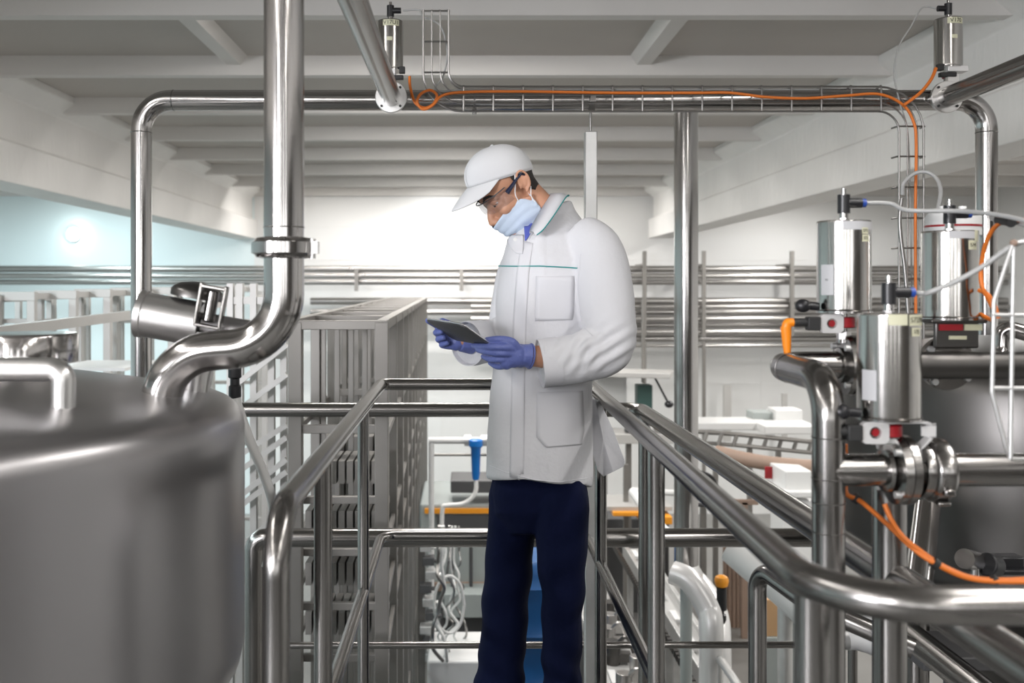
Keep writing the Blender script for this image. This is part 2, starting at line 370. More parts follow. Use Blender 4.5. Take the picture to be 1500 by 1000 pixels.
def stem_block(parent, o, zb, r, side=-1, orange=True, big=True):
    w=.045
    # square bracket with a hole, red indicator ring, stem
    g=G(); c=V((o.x+side*r*.62,o.y-r*.45,zb-.024)); h=.036
    n=20; sq=[]; hole=[]
    for k in range(n):
        a=2*math.pi*k/n; cx,cy=math.cos(a),math.sin(a); m_=max(abs(cx),abs(cy)); sq.append((cx/m_*w*.5,cy/m_*h*.5)); hole.append((cx*.010,cy*.010))
    for yy in (0,):
        A=g.ring([c+V((x,0,z)) for x,z in sq]); B=g.ring([c+V((x,0,z)) for x,z in hole]); A2=g.ring([c+V((x,.012,z)) for x,z in sq]); B2=g.ring([c+V((x,.012,z)) for x,z in hole])
        g.bridge(A,B); g.bridge(B,B2); g.bridge(B2,A2); g.bridge(A2,A)
    br=part('sensor_bracket',g,'alu',parent,ang=30)
    g=G(); g.cyl(c+V((.002,.006,0)),c+V((.002,.011,0)),.0065,seg=16); part('red_dot',g,'red',br)
    g=G(); g.lathe([(.018,-.033),(.021,-.031),(.021,-.014),(.018,-.012)],(o.x,o.y,zb),seg=28); part('indicator_ring',g,'red',parent)
    g=G(); g.cyl((o.x,o.y,zb-.062),(o.x,o.y,zb),.011,seg=18); g.lathe([(.014,-.055),(.014,-.04)],(o.x,o.y,zb),seg=6); part('stem',g,'steel_pol',parent)
    # proximity sensor with lead
    s0=c+V((side*w*.5,.006,0)); g=G(); g.box(s0+V((side*.012,0,0)),(.024,.022,.026)); g.cyl(s0+V((side*.02,0,.002)),s0+V((side*.05,0,.002)),.008,seg=16); part('sensor',g,'blackm',parent,bevel=.002)
    if orange:
        g=G(); a=s0+V((side*.05,0,.002)); g.tube(fillet([a,a+V((side*.012,0,0)),a+V((side*.014,0,-.012))],.006),.0085,14); g.tube([a+V((side*.014,0,-.008)),a+V((side*.012,0,-.045)),a+V((side*.010,0,-.075))],[.0105,.008,.0045],14); part('cable_plug',g,'orange_p',parent)
    g=G(); kk=V((o.x+side*(r+.004),o.y-r*.3,zb+.008)); g.cyl(kk,kk+V((side*.022,0,.002)),.008,seg=14); g.ell(kk+V((side*.03,0,.002)),(.015,.013,.013)); part('knob',g,'black',parent)

# ------------------------------------------------------------------ overhead valves
def flange_disc(g, o, ax, r, t, n=4, rb=.005, a0=.785):
    g.lathe([(r*.3,0),(r*.97,0),(r,.002),(r,t-.002),(r*.97,t),(r*.3,t)],o,ax,48)
def bolts(parent, o, ax, R, n, r, a0=.785, h=.008, m='blackm'):
    ax=V(ax).normalized(); a,b=frame_of(ax)
    for k in range(n):
        t=a0+2*math.pi*k/n; p=V(o)+(a*math.cos(t)+b*math.sin(t))*R
        g=G(); g.cyl(p-ax*h*.2,p+ax*h,r,seg=12); part('bolt',g,m,parent)
def over_valve(px, topy, boty, fpx, fpy, label, txt, dirx, side, wpx):
    Y=3.69; o=P(px,0,Y); r=wpx/2*Y/F
    t=thing('pneumatic_valve',label,'valve',(o.x,Y,pz))
    zt=P(0,topy,Y).z; zb=P(0,boty,Y).z
    actuator(t,o,zt,zb,r); f=fitting(t,(o.x,Y,zt),dirx,1.15,False)
    if txt:
        cyl_label(t,o,r,0.12,zt-.016,.062,.022,'sticker',txt,.021); cyl_label(t,o,r,0.0,zt-.075,.02,.014,'sticker')
    g=G(); g.cyl((o.x,Y,pz),(o.x,Y,zb),.016,seg=18); part('stem',g,'steel_pol',t)
    g=G(); g.box((o.x+.016*(-side),Y-.02,zb-.012),(.075,.05,.022)); part('bracket',g,'alu',t,bevel=.002)
    g=G(); g.lathe([(.02,-.04),(.022,-.038),(.022,-.026),(.02,-.024)],(o.x,Y,zb),seg=24); part('indicator_ring',g,'red' if side<0 else 'blackm',t)
    g=G(); g.box((o.x+side*.045,Y-.03,zb-.006),(.022,.022,.024)); g.box((o.x+side*.02,Y-.035,zb-.034),(.06,.022,.016)); part('sensor',g,'blackm',t,bevel=.002)
    # flanged body on the overhead pipe
    fp=P(fpx,fpy,3.64); g=G(); g.lathe([(.030,0),(.056,0),(.058,.002),(.058,.012),(.052,.014),(.052,.03),(.03,.03)],(fp.x,3.63,pz),(0,1,0),48); g.box((o.x,3.66,pz+.062),(.04,.02,.05)); fl=part('flange',g,'steel_bright',t)
    bolts(t,(fp.x,3.632,pz),(0,-1,0),.048,4,.0045)
    return t,o,f,fp
va,vo,vf,vfp=over_valve(572,31,103,573,140,'small cylindrical pneumatic valve on the overhead pipe by the upright wire tray','V17U1',1,1,37)
vb,vo2,vf2,vfp2=over_valve(1389,28,99,1386,140,'small cylindrical pneumatic valve at the top right end of the overhead pipe','V170',-1,-1,39)
for (fp,label,nm) in ((vfp,'steel branch pipe running from the left overhead valve towards the viewer','a'),(vfp2,'steel branch pipe running from the right overhead valve towards the viewer','b')):
    g=G(); g.cyl((fp.x,3.635,pz),(fp.x,-1.5,pz),.036,seg=28); single('branch_pipe',g,'steel',label,'pipe')

# ------------------------------------------------------------------ wire cable tray + cables
TY=3.585
tray=thing('wire_cable_tray','wire mesh cable tray along the overhead pipe, turned up at left and down at right','cable tray',P(980,145,TY))
for i in range(4):
    xl_=620+12.4*i; yh=163-12*i; xr_=1317+12*i
    g=G(); g.tube(fillet([P(xl_,14,TY),P(xl_,yh,TY),P(xr_,yh,TY),P(xr_,560,TY)],[0,.14-.028*i,.075+.03*i,0],8),.0040 if i in (0,3) else .0030,8); part('long_wire',g,'wire',tray)
    if i in (0,3):
        g=G(); dz=.0; off=V((0,.045,0)); g.tube([p+off for p in fillet([P(xl_,14,TY),P(xl_,yh,TY),P(xr_,yh,TY),P(xr_,560,TY)],[0,.14-.028*i,.075+.03*i,0],8)],.0026,8) if i==3 else g.tube([P(620,14,TY)+off,P(620,110,TY)+off],.0026,8); part('side_wire',g,'wire',tray)
for x in [679+43.7*k for k in range(15)]:
    g=G(); g.tube(fillet([P(x,127,TY)+V((0,.045,0)),P(x,125,TY),P(x,164,TY)],.006,4),.0036,8); part('rung',g,'wire',tray)
for y in (16,61,106): 
    g=G(); g.tube(fillet([P(620,y-1,TY)+V((0,.045,0)),P(619,y,TY),P(658,y,TY),P(657,y-1,TY)+V((0,.045,0))],.006,4),.0036,8); part('rung',g,'wire',tray)
for y in (185,229,274,319,363,408,452,500):
    g=G(); g.tube(fillet([P(1314,y,TY)+V((0,.045,0)),P(1315,y,TY),P(1355,y,TY),P(1356,y,TY)+V((0,.045,0))],.006,4),.0034,8); part('rung',g,'wire',tray)
def cable(name,pts,r,m,label,cat,n=8,seg=10): 
    g=G(); g.tube(smooth_path(pts,n),r,seg); return single(name,g,m,label,cat)
oy=TY-.009
cable('orange_cable',[P(600,112,3.6),P(601,128,3.59),P(608,150,3.57),P(622,158,3.57),P(635,152,3.57),P(640,140,3.56),P(630,132,3.57),P(616,138,3.56),P(611,150,3.56),P(620,160,3.56),P(634,154,3.555),P(648,140,3.56),P(680,135,3.57),P(760,134,3.57),P(900,136,oy),P(1020,136,oy),P(1070,136,oy),P(1120,142,oy),P(1180,144,oy),P(1240,140,oy),P(1288,138,oy),P(1322,153,oy),P(1338,178,oy),P(1342,210,oy),P(1341,300,oy),P(1341,400,oy),P(1342,540,oy)],.0052,'orange','orange cable lying along the overhead wire tray and dropping down its right leg','cable',8)
cable('orange_lead',[P(1371,100,3.6),P(1364,116,3.58),P(1350,134,3.57),P(1335,146,3.565),P(1324,154,3.565)],.006,'orange','short orange lead from the right overhead valve to the tray','cable')
cable('clear_air_line',[vf,vf+V((.06,0,.002)),P(620,24,3.66),P(645,38,3.63),P(655,75,3.61),P(650,110,3.6),P(640,132,3.6),P(700,131,3.6),P(900,131,3.6),P(1200,131,3.6)],.0035,'hose','thin clear air line from the left overhead valve down into the wire tray','hose')
cable('thin_air_tube',[vf2,vf2+V((-.05,0,.003)),P(1335,38,3.66),P(1316,70,3.64),P(1310,110,3.62),P(1318,150,3.6),P(1330,200,3.6),P(1334,330,3.6),P(1336,470,3.6)],.003,'hose','thin clear air line curving from the right overhead valve down the tray leg','hose')
cable('cable_bundle',[P(1322,285,3.54),P(1324,268,3.53),P(1340,254,3.52),P(1358,252,3.5),P(1372,262,3.48),P(1378,280,3.45),P(1374,305,3.42),P(1366,330,3.4)],.007,'hose','grey cable bundle arching out of the right tray leg','cable')
cable('slanted_cable',[P(1321,290,3.55),P(1318,330,3.55),P(1326,400,3.55),P(1331,470,3.55)],.007,'wire','dark grey cable slanting down inside the right tray leg','cable')

# ------------------------------------------------------------------ round column behind
cl=thing('column','tall round light steel column on a flared base right of the man','column',P(1005,835,6))
g=G(); cx=P(1005,0,6).x; g.lathe([(.072,P(0,832,6).z),(.072,P(0,166,6).z)],(cx,6,0),seg=40); part('shaft',g,'steel_pol',cl)
g=G(); g.lathe([(.10,P(0,838,6).z-.06),(.10,P(0,838,6).z),(.085,P(0,832,6).z),(.073,P(0,826,6).z)],(cx,6,0)); part('flared_base',g,'galv',cl)
g=G(); g.cyl((cx,6,0),(cx,6,P(0,838,6).z-.06),.035); part('pedestal',g,'mgrey',cl)

# ------------------------------------------------------------------ left tank
tk=thing('process_tank','large satin steel tank filling the lower left corner','tank',(-1.025,1.85,FLR))
tc=V((-1.025,1.85,0)); R=.60
prof=[(.02,rz(-.155)),(.15,rz(-.158)),(.30,rz(-.170)),(.45,rz(-.196)),(.52,rz(-.208)),(.553,rz(-.2155)),(.573,rz(-.2245)),(.588,rz(-.2375)),(.597,rz(-.254)),(.60,rz(-.272)),(.60,rz(-.30)),(.60,rz(-.66)),(.60,rz(-.69)),(.592,rz(-.725)),(.565,rz(-.765)),(.50,rz(-.80)),(.3,rz(-.85)),(.05,rz(-.88))]
g=G(); g.lathe(prof,tc,seg=128); part('shell',g,'steel_tank',tk,ang=60)
for a in (35,145,215,325):
    p=tc+V((math.cos(math.radians(a))*.5,math.sin(math.radians(a))*.5,0)); g=G(); g.cyl((p.x,p.y,FLR),(p.x,p.y,rz(-.70)),.03); g.lathe([(.06,0),(.06,.01)],(p.x,p.y,FLR)); part('leg',g,'steel',tk)
# capped nozzle at the far left
nz=P(35,508,2.0); g=G(); g.lathe([(.068,rz(-.19)),(.068,nz.z-.03)],(nz.x,2.0,0)); nn=part('nozzle',g,'steel_pol',tk)
g=G(); g.lathe([(.078,nz.z-.034),(.103,nz.z-.030),(.104,nz.z+.022),(.100,nz.z+.028),(.03,nz.z+.03)],(nz.x,2.0,0),seg=48); part('nozzle_cap',g,'steel_pol',nn)
g=G(); g.tube(fillet([P(-40,541,1.62),P(58,541,1.62),P(93,541,1.62),P(92,640,1.62)],[0,0,.062,0],12),.0195,24); part('bent_vent_pipe',g,'steel_bright',tk)
# S shaped inlet
sp_=thing('inlet_pipe','thick steel pipe coming from the ceiling and curving in an S into the left tank','pipe',P(235,600,1.85))
YP=1.85
pts=[P(416,-150,YP),P(416,515,YP),P(330,512,YP),P(234,530,YP),P(235,640,YP)]
path=fillet([P(416,-866,YP),P(416,508,YP),P(325,512,YP)],[0,.105,0],14)+fillet([P(325,512,YP),P(238,522,YP),P(235,640,YP)],[0,.10,0],14)
g=G(); g.tube(path,.0372,32); part('pipe_run',g,'steel_pol',sp_)
g=G(); zc=P(0,363,YP).z; g.lathe([(.038,-.020),(.050,-.018),(.054,-.012),(.060,-.010),(.060,.010),(.054,.012),(.050,.018),(.038,.020)],(P(416,0,YP).x,YP,zc),seg=48); cl_=part('clamp',g,'steel_pol',sp_)
g=G(); g.box((P(459,0,YP).x,YP-.01,zc),(.022,.03,.022)); g.cyl((P(459,0,YP).x,YP-.01,zc-.02),(P(459,0,YP).x,YP-.01,zc+.016),.006,seg=12); part('clamp_bolt',g,'steel_bright',cl_)
for yy in (333,): 
    g=G(); g.torus((P(416,0,YP).x,YP,P(0,yy,YP).z),(0,0,1),.0372,.0012,36,6); part('weld_seam',g,'steel',sp_)
g=G(); g.lathe([(.036,-.0),(.05,-.012),(.056,-.02)],(P(235,606,YP).x,YP,P(0,606,YP).z)); part('weld_collar',g,'steel_tank',sp_)
# tilted sight-glass lamp on its neck
lp=thing('tank_lamp','tilted bright steel lamp housing with a clamp standing on the left tank','tank lamp',P(288,588,1.98))
YL=1.98
ax=(P(372,488,YL)-P(205,458,YL)).normalized()
a0=P(205,459,YL); b0=P(296,476,YL); c0=P(368,489,YL)
g=G(); g.lathe([(.02,0),(.0475,0),(.0475,.012),(.0445,.014),(.0445,(b0-a0).length),(.02,(b0-a0).length)],a0,ax,44); part('housing',g,'steel_bright',lp)
g=G(); g.lathe([(.02,0),(.026,.002),(.026,(c0-b0).length),(.015,(c0-b0).length+.006)],b0,ax,32); part('gland_body',g,'steel_tank',lp)
u=ax.cross(V((0,1,0))).normalized(); u = u if u.z>0 else -u
g=G(); g.lathe([(.052,0),(.052,.012),(.048,.018),(.036,.026),(.01,.032)],P(288,436,2.0),u,36); part('dark_cap',g,'steel_dark',lp)
g=G()
R3=Matrix((ax,V((0,1,0)),u)).transposed()
for q in (-.024,.024): g.box(P(309,448,1.935)+ax*q,(.007,.02,.085),R3)
for q in (-.04,.036): g.box(P(309,448,1.935)+u*q,(.052,.02,.007),R3)
g.cyl(P(309,448,1.945)-u*.03,P(309,448,1.945)+u*.03,.012); part('clamp_bracket',g,'steel',lp,bevel=.002)
g=G(); g.tube([P(282,600,YL),P(287,560,YL),P(291,520,YL),P(294,485,YL)],[.026,.030,.034,.034],28); part('neck',g,'steel_bright',lp)
# drain hose
hs=thing('drain_hose','milky hose with a black coupling hanging beside the left tank','hose',P(345,580,2.5))
g=G(); YH=2.55; g.lathe([(.012,0),(.016,.004),(.016,.03),(.012,.034),(.012,.05),(.017,.054),(.017,.08),(.01,.084)],P(344,583,YH),(0,0,1),20); part('coupling',g,'black',hs)
g=G(); g.tube(smooth_path([P(344,578,YH),P(350,600,YH),P(366,645,YH),P(385,690,YH),P(398,730,YH),P(402,775,YH),P(390,830,YH)],8),.0125,14); part('hose_line',g,'hose_w',hs)
g=G(); g.cyl(P(344,480,2.56),P(344,545,2.56),.006,seg=10); g.cyl(P(344,484,2.56),P(300,490,2.0),.006,seg=10); part('hanger',g,'wire',hs)

# ------------------------------------------------------------------ right hand valve group
# pipe A / B
YA=1.93; za=rz(-.152); YF=1.66; zl=rz(-.153)
xA=.605
pa=thing('valve_pipe','steel pipe beside the right valves turning towards the viewer and then straight down','pipe',(xA,YF,FLR))
g=G(); g.tube(fillet([(P(1238,0,YA).x,YA,za),(xA,YA,za),(xA,YF,zl),(xA,YF,FLR)],[0,.05,.07,0],12),.0268,30); part('pipe_run',g,'steel',pa)
for yy in (640,700,735,778):
    g=G(); g.torus((xA,YF,P(0,yy,YF).z),(0,0,1),.0268,.0010,30,6); part('weld_seam',g,'steel_dark',pa)
g=G(); g.torus((xA,YA-.07,za),(0,1,0),.0268,.0011,30,6); part('weld_seam',g,'steel_dark',pa)
zc_=P(0,688,YF).z
g=G(); g.cyl((xA,YF,zc_),(P(1306,0,YF).x,YF,zc_),.0268,seg=30); part('branch',g,'steel',pa)
pb=thing('header_pipe','horizontal steel pipe at the right passing in front of the dark tank, upper of two','pipe',(P(1400,0,YA).x,YA,za))
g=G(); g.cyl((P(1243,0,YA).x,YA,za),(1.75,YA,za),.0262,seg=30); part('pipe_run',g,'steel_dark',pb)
pc=thing('lower_header_pipe','horizontal steel pipe at the right joined by the thick clamp, lower of two','pipe',(P(1450,0,YF).x,YF,zc_))
g=G(); g.cyl((P(1310,0,YF).x,YF,zc_),(1.6,YF,zc_),.0272,seg=30); part('pipe_run',g,'steel',pc)
x0=P(1346,0,YF).x
g=G(); g.lathe([(.028,-.004),(.045,-.004),(.046,.0),(.046,.010),(.050,.012),(.053,.016),(.053,.038),(.048,.044),(.028,.046)],(x0,YF,zc_),(1,0,0),48); c_=part('clamp_union',g,'steel',pc)
g=G(); g.box((x0+.027,YF-.045,zc_-.028),(.018,.02,.012)); g.box((x0+.027,YF-.026,zc_-.050),(.022,.02,.008)); part('clamp_lug',g,'steel',c_,bevel=.003)
g=G(); g.cyl((P(1303,0,1.72).x,1.72,FLR),(P(1303,0,1.72).x,1.72,zc_),.0285,seg=30); dp=single('drop_pipe',g,'steel','vertical steel pipe under the front valve with the red ring','pipe')
# valve 1 (left/back), 3 (front), 2 (right)
def label_set(t,o,r,zt,spec):
    for (az,z,w,h,m,tx,s) in spec: cyl_label(t,o,r,az,zt+z,w,h,m,tx,s)
def valve_side(px,topy,boty,Y,r,label,dirx=1):
    o=P(px,0,Y); t=thing('pneumatic_valve',label,'valve',(o.x,Y,P(0,boty,Y).z-.08)); zt=P(0,topy,Y).z; zb=P(0,boty,Y).z
    actuator(t,o,zt,zb,r); f=fitting(t,(o.x,Y,zt),dirx,1.0); return t,o,zt,zb,f
v1,o1,zt1,zb1,f1=valve_side(1236,323,455,YA,.0503,'tall steel valve cylinder standing on the elbowed pipe, upper left of three at right')
label_set(v1,o1,.0503,zt1,[(.48,-.022,.016,.012,'sticker','571',.008),(.52,-.036,.019,.013,'sticker','571',.008),(.3,-.012,.07,.016,'sticker_w',None,0),(-1.0,-.115,.028,.058,'sticker_w','V1',.006)])
stem_block(v1,o1,zb1,.0503,-1,True)
xb=P(1243,0,YA).x
g=G(); g.lathe([(.028,-.022),(.034,-.020),(.034,-.012),(.058,-.011),(.059,-.002),(.052,0),(.059,.002),(.059,.011),(.034,.012),(.034,.02),(.028,.022)],(xb,YA,za),(1,0,0),48); part('valve_body',g,'steel',v1)
bolts(v1,(xb-.012,YA,za),(-1,0,0),.05,4,.006,m='galv')
v3,o3,zt3,zb3,f3=valve_side(1302,458,610,YF,.0501,'tall steel valve cylinder with a red ring in front, lowest of three at right')
label_set(v3,o3,.0501,zt3,[(.62,-.011,.038,.018,'sticker','5727N',.0125),(.55,-.030,.021,.014,'sticker','572',.009),(-.12,-.010,.03,.018,'sticker',None,0),(-1.05,-.118,.028,.05,'sticker_w',None,0)])
stem_block(v3,o3,zb3,.0501,-1,False)
xv=P(1318,0,YF).x
g=G(); g.lathe([(.028,-.030),(.036,-.028),(.038,-.022),(.030,-.018),(.040,-.016),(.056,-.013),(.057,.0),(.055,.001),(.057,.002),(.057,.014),(.034,.016),(.034,.02),(.028,.022)],(xv,YF,zc_),(1,0,0),48); part('valve_body',g,'steel',v3)
bolts(v3,(xv-.015,YF,zc_),(-1,0,0),.049,4,.006,m='galv')
g=G(); g.box((xv-.03,YF,zc_+.05),(.05,.03,.012)); part('valve_lug',g,'galv',v3,bevel=.003)
g=G(); zq=zb3-.006; X0=o3.x; pth=fillet([(X0-.03,YF-.02,zq),(P(1352,0,YF).x,YF-.02,zq),(P(1352,0,YF).x,YF-.02,zq-.026),(P(1335,0,YF).x,YF-.02,zq-.045),(P(1335,0,YF).x,YF-.02,zq-.075)],.006,5)
for a,b in zip(pth,pth[1:]):
    if (b-a).length>1e-5: g.bar(a,b,.024,.003,(0,1,0) if False else (0,0,1))
part('strap_bracket',g,'alu',v3)
v2,o2,zt2,zb2,f2=valve_side(1391,338,465,1.97,.0525,'tall steel valve cylinder beside the orange loop, right of three at right')
label_set(v2,o2,.0525,zt2,[(.1,-.010,.06,.014,'sticker_w',None,0),(.62,-.012,.012,.022,'sticker',None,0),(.42,-.030,.022,.018,'sticker','574',.010)])
g=G(); zz=zb2
g.box((o2.x,1.945,zz-.03),(.085,.012,.058)); g.box((o2.x,1.97,zz-.006),(.11,.08,.008)); part('yoke_plate',g,'steel_dark',v2,bevel=.003)
g=G(); g.box((o2.x-.014,1.937,zz-.018),(.045,.006,.012)); part('indicator_ring',g,'red',v2)
g=G(); g.box((o2.x+.03,1.938,zz-.018),(.035,.004,.012)); part('label',g,'sticker',v2)
g=G(); g.box((o2.x,1.938,zz-.038),(.034,.004,.007)); part('label',g,'sticker',v2)
g=G(); g.lathe([(.02,0),(.052,0),(.054,.002),(.054,.016),(.02,.016)],(o2.x,1.975,za),(0,1,0),48); g.cyl((o2.x,1.975,za),(o2.x,1.93,za),.024); part('valve_body',g,'steel',v2)
bolts(v2,(o2.x,1.975,za),(0,-1,0),.046,4,.0065,a0=.9,m='galv')
g=G(); g.cyl((o2.x,1.97,za+.04),(o2.x,1.97,zb2),.012); part('stem',g,'steel_pol',v2)
# white box behind valve 2
bx=thing('control_box','white valve control head with a red stripe behind the right valve','control box',P(1395,330,2.15))
g=G(); g.lathe([(.02,P(0,345,2.15).z),(.056,P(0,345,2.15).z),(.056,P(0,318,2.15).z),(.05,P(0,312,2.15).z),(.02,P(0,311,2.15).z)],(P(1396,0,2.15).x,2.15,0)); part('housing',g,'white_p',bx)
g=G(); g.lathe_closed([(.0562,P(0,333,2.15).z),(.057,P(0,333,2.15).z),(.057,P(0,330,2.15).z),(.0562,P(0,330,2.15).z)],(P(1396,0,2.15).x,2.15,0),(0,0,1)); part('red_stripe',g,'red',bx)
g=G(); g.cyl((P(1396,0,2.15).x,2.15,P(0,345,2.15).z),(P(1396,0,2.15).x,2.15,za),.014); g.cyl((P(1396,0,2.15).x,2.15,za),(P(1396,0,2.15).x,1.96,za),.014); part('stalk',g,'galv',bx)
for q in (-14,14):
    g=G(); g.cyl(P(1396+q,312,2.15),P(1396+q,302,2.15),.008); part('gland',g,'white_p',bx)
# hoses
cable('air_hose',[f1,f1+V((.05,0,-.001)),P(1330,308,1.9),P(1400,309,1.85),P(1450,313,1.78),P(1500,323,1.7),P(1560,345,1.6)],.0042,'hose','grey air hose from the upper left valve crossing to the right edge','hose')
cable('air_hose',[f2,f2+V((.04,0,0)),P(1455,321,1.9),P(1490,326,1.8),P(1560,350,1.65)],.0042,'hose','grey air hose from the right valve with the black grip','hose')
cable('air_hose',[f3,f3+V((.02,0,-.002)),P(1362,428,1.64),P(1400,412,1.62),P(1440,390,1.6),P(1480,362,1.58),P(1520,345,1.57)],.0044,'hose','grey air hose rising from the front valve in front of the right valve','hose')
cable('orange_loop',[P(1500,322,1.78),P(1474,323,1.8),P(1456,334,1.85),P(1443,360,1.88),P(1437,395,1.9),P(1439,420,1.9),P(1450,442,1.9),P(1458,460,1.9),P(1452,468,1.92),P(1436,460,1.95)],.0042,'orange','orange cable looping down beside the right valve','cable')
cable('orange_branch',[P(1434,425,1.92),P(1448,432,1.9),P(1458,450,1.9),P(1462,466,1.9)],.004,'orange','short orange cable crossing behind the wire basket foot of the loop','cable')
g=G(); g.tube(smooth_path([P(1463,322,1.835),P(1474,323,1.80),P(1482,326,1.78)],5),.009,12); single('cable_grip',g,'blackm','black tape binding the orange loop to the air hose','cable tie')
cable('orange_wire',[P(1238,650,1.75),P(1240,690,1.75),P(1240,722,1.72),P(1262,735,1.70),P(1300,768,1.66),P(1340,805,1.62),P(1372,826,1.6),P(1410,844,1.6),P(1450,851,1.6),P(1510,852,1.6)],.0042,'orange','long orange cable hanging below the front valve to the right edge','cable')
cable('orange_wire',[P(1296,738,1.66),P(1305,760,1.65),P(1322,785,1.63),P(1350,808,1.615),P(1380,828,1.605),P(1420,845,1.61),P(1460,849,1.61),P(1510,848,1.61)],.0042,'orange','second orange cable coming from under the front valve body','cable')
for (x,y,Yt,lab) in ((1254,730,1.71,'black tie on the orange cables beside the vertical pipe'),(1370,825,1.603,'black tie around both orange cables in mid span'),(1455,850,1.605,'black tie on the orange cables near the right edge')):
    g=G(); p=P(x,y,Yt); g.tube([p+V((-.004,0,.003)),p+V((.004,0,-.003))],.0085,12); single('cable_tie',g,'blackm',lab,'cable tie')
# wire basket at right
wb=thing('wire_basket_tray','upright wire tray with tapered foot hanging at the right edge','cable tray',P(1480,500,1.55))
YB=1.55
def W(path): 
    g=G(); g.tube(path,.0034,10); part('wire',g,'galv',wb)
W(fillet([P(1484,356,YB),P(1456,440,YB),P(1453,575,YB),P(1478,672,YB),P(1500,672,1.625),P(1540,676,1.63)],.03,6))
W(fillet([P(1485,356,YB),P(1483,460,YB),P(1480,672,YB)],.03,6))
W(fillet([P(1530,352,YB),P(1485,356,YB)],.01)); 
for y in (461,568): W([P(1452,y,YB),P(1530,y+1,YB)])
g=G(); g.ell(P(1485,356,YB),(.006,.006,.006)); part('weld_knot',g,'brown',wb)
# small elbow behind
g=G(); g.tube(fillet([P(1560,505,2.05),P(1500,487,2.08),P(1468,478,2.1),P(1466,528,2.1),P(1466,528,1.94)],[0,.02,.05,.03,0],8),.0165,20); single('thin_elbow_pipe',g,'steel_pol','thin steel elbow pipe above the upper header pipe at the right edge','pipe')
# dark tank
dt=thing('dark_tank','large dark satin steel tank behind the valves at the right','tank',(1.75,3.0,0))
Zt=P(0,545,2.5).z
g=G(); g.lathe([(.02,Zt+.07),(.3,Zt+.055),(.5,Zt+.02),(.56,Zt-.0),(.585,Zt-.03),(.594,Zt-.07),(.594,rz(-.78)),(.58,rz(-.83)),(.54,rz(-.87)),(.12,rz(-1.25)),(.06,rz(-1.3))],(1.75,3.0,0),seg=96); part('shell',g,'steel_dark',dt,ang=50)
for a in (200,320,80):
    p=V((1.75+.5*math.cos(math.radians(a)),3+.5*math.sin(math.radians(a)),0)); g=G(); g.cyl((p.x,p.y,FLR if p.y<3.3 else 0),(p.x,p.y,rz(-.8)),.035); part('leg',g,'steel',dt)
g=G(); g.tube([P(1358,745,2.55),P(1345,860,2.35)],.032,22); part('slanted_nozzle',g,'steel_pol',dt)
sv=thing('sampling_valve','small steel sampling valve with black clamp on the dark tank at the right edge','valve',P(1430,822,2.25))
g=G(); g.cyl(P(1413,818,2.2),P(1446,826,2.28),.022); g.cyl(P(1428,830,2.22),P(1428,850,2.22),.01); part('body',g,'steel_pol',sv)
g=G(); g.cyl(P(1444,826,2.22),P(1458,829,2.24),.026); g.box(P(1475,822,2.26),(.06,.04,.03)); g.box(P(1480,836,2.24),(.09,.03,.012)); part('handle',g,'black',sv,bevel=.004)
g=G(); g.box(P(1400,952,2.6),(.26,.2,.035)); g.cyl(P(1400,960,2.6),(P(1400,960,2.6).x,2.6,FLR),.03); single('shelf_bracket',g,'mdark','dark metal bracket shelf below the dark tank, bottom right','bracket',bevel=.004)
wf=thing('white_funnel','white plastic funnel end below the right handrail','funnel',P(1265,935,2.9))
g=G(); axw=(P(1285,930,2.9)-P(1240,935,2.9)); g.lathe([(.034,0),(.036,.02),(.048,.05),(.062,.075),(.064,.085),(.05,.088)],P(1240,934,2.9),axw,32); part('funnel_cone',g,'white_p',wf)
g=G(); g.cyl(P(1242,934,2.9),(P(1215,934,2.9).x,2.9,P(0,934,2.9).z),.033); g.cyl((P(1218,934,2.9).x,2.9,FLR),(P(1218,934,2.9).x,2.9,P(0,934,2.9).z),.025); part('stand',g,'galv',wf)

# ------------------------------------------------------------------ centre rack
def lerp(a,b,t): return a+(b-a)*t
rk=thing('frame_rack','long tall rack of repeated box section frames left of the man','rack',(-.6,5,0))
n=13; Y0,Y1=4.6,14.2; rtop=rz(-.155)
def rx(Y,s): t=(Y-Y0)/(Y1-Y0); return lerp(-.355,-.545,t) if s>0 else lerp(-.815,-1.08,t)
levels=[P(0,628,4.6).z, P(0,735,4.6).z, P(0,812,4.6).z, P(0,892,4.6).z, P(0,968,4.6).z,.75,.3]
for i in range(n):
    Y=Y0+(Y1-Y0)*i/(n-1); xl0,xr0=rx(Y,-1),rx(Y,1); g=G()
    w=.062 if i==0 else .05
    g.box((xl0+w/2,Y,rtop/2-.004),(w,w,rtop-.008)); g.box((xr0-w/2,Y,rtop/2-.004),(w,w,rtop-.008)); g.box(((xl0+xr0)/2,Y,rtop-.021),(xr0-xl0-.004,w*.9,.042))
    g.box(((xl0+xr0)/2,Y,levels[0]),(xr0-xl0,.03,.04))
    for z in levels[1:]:
        g.box(((xl0+xr0)/2,Y+.05,z),(xr0-xl0,.03,.035))
    for q in ((.14,.30,.46,.62,.78) if i%2 else (.22,.38,.54,.70,.86)):
        if i>0: g.box((lerp(xl0,xr0,q),Y+.03*q,lerp(.2,rtop-.04,.5)),(.030,.022,rtop-.24))
    part('frame',g,'rack',rk,smooth=False,bevel=.003)
for s in (-1,1):
    for z in [levels[0]-.04]+levels[2:6:1]:
        g=G(); g.bar((rx(Y0,s)-(.02 if s>0 else 0),Y0,z),(rx(Y1,s)-(.02 if s>0 else 0),Y1,z),.02,.03); part('side_rail',g,'rack',rk,smooth=False)
    g=G(); g.bar((rx(Y0,s)-.03*(s>0),Y0,rtop-.02),(rx(Y1,s)-.03*(s>0),Y1,rtop-.02),.05,.045); part('top_rail',g,'rack',rk,smooth=False)
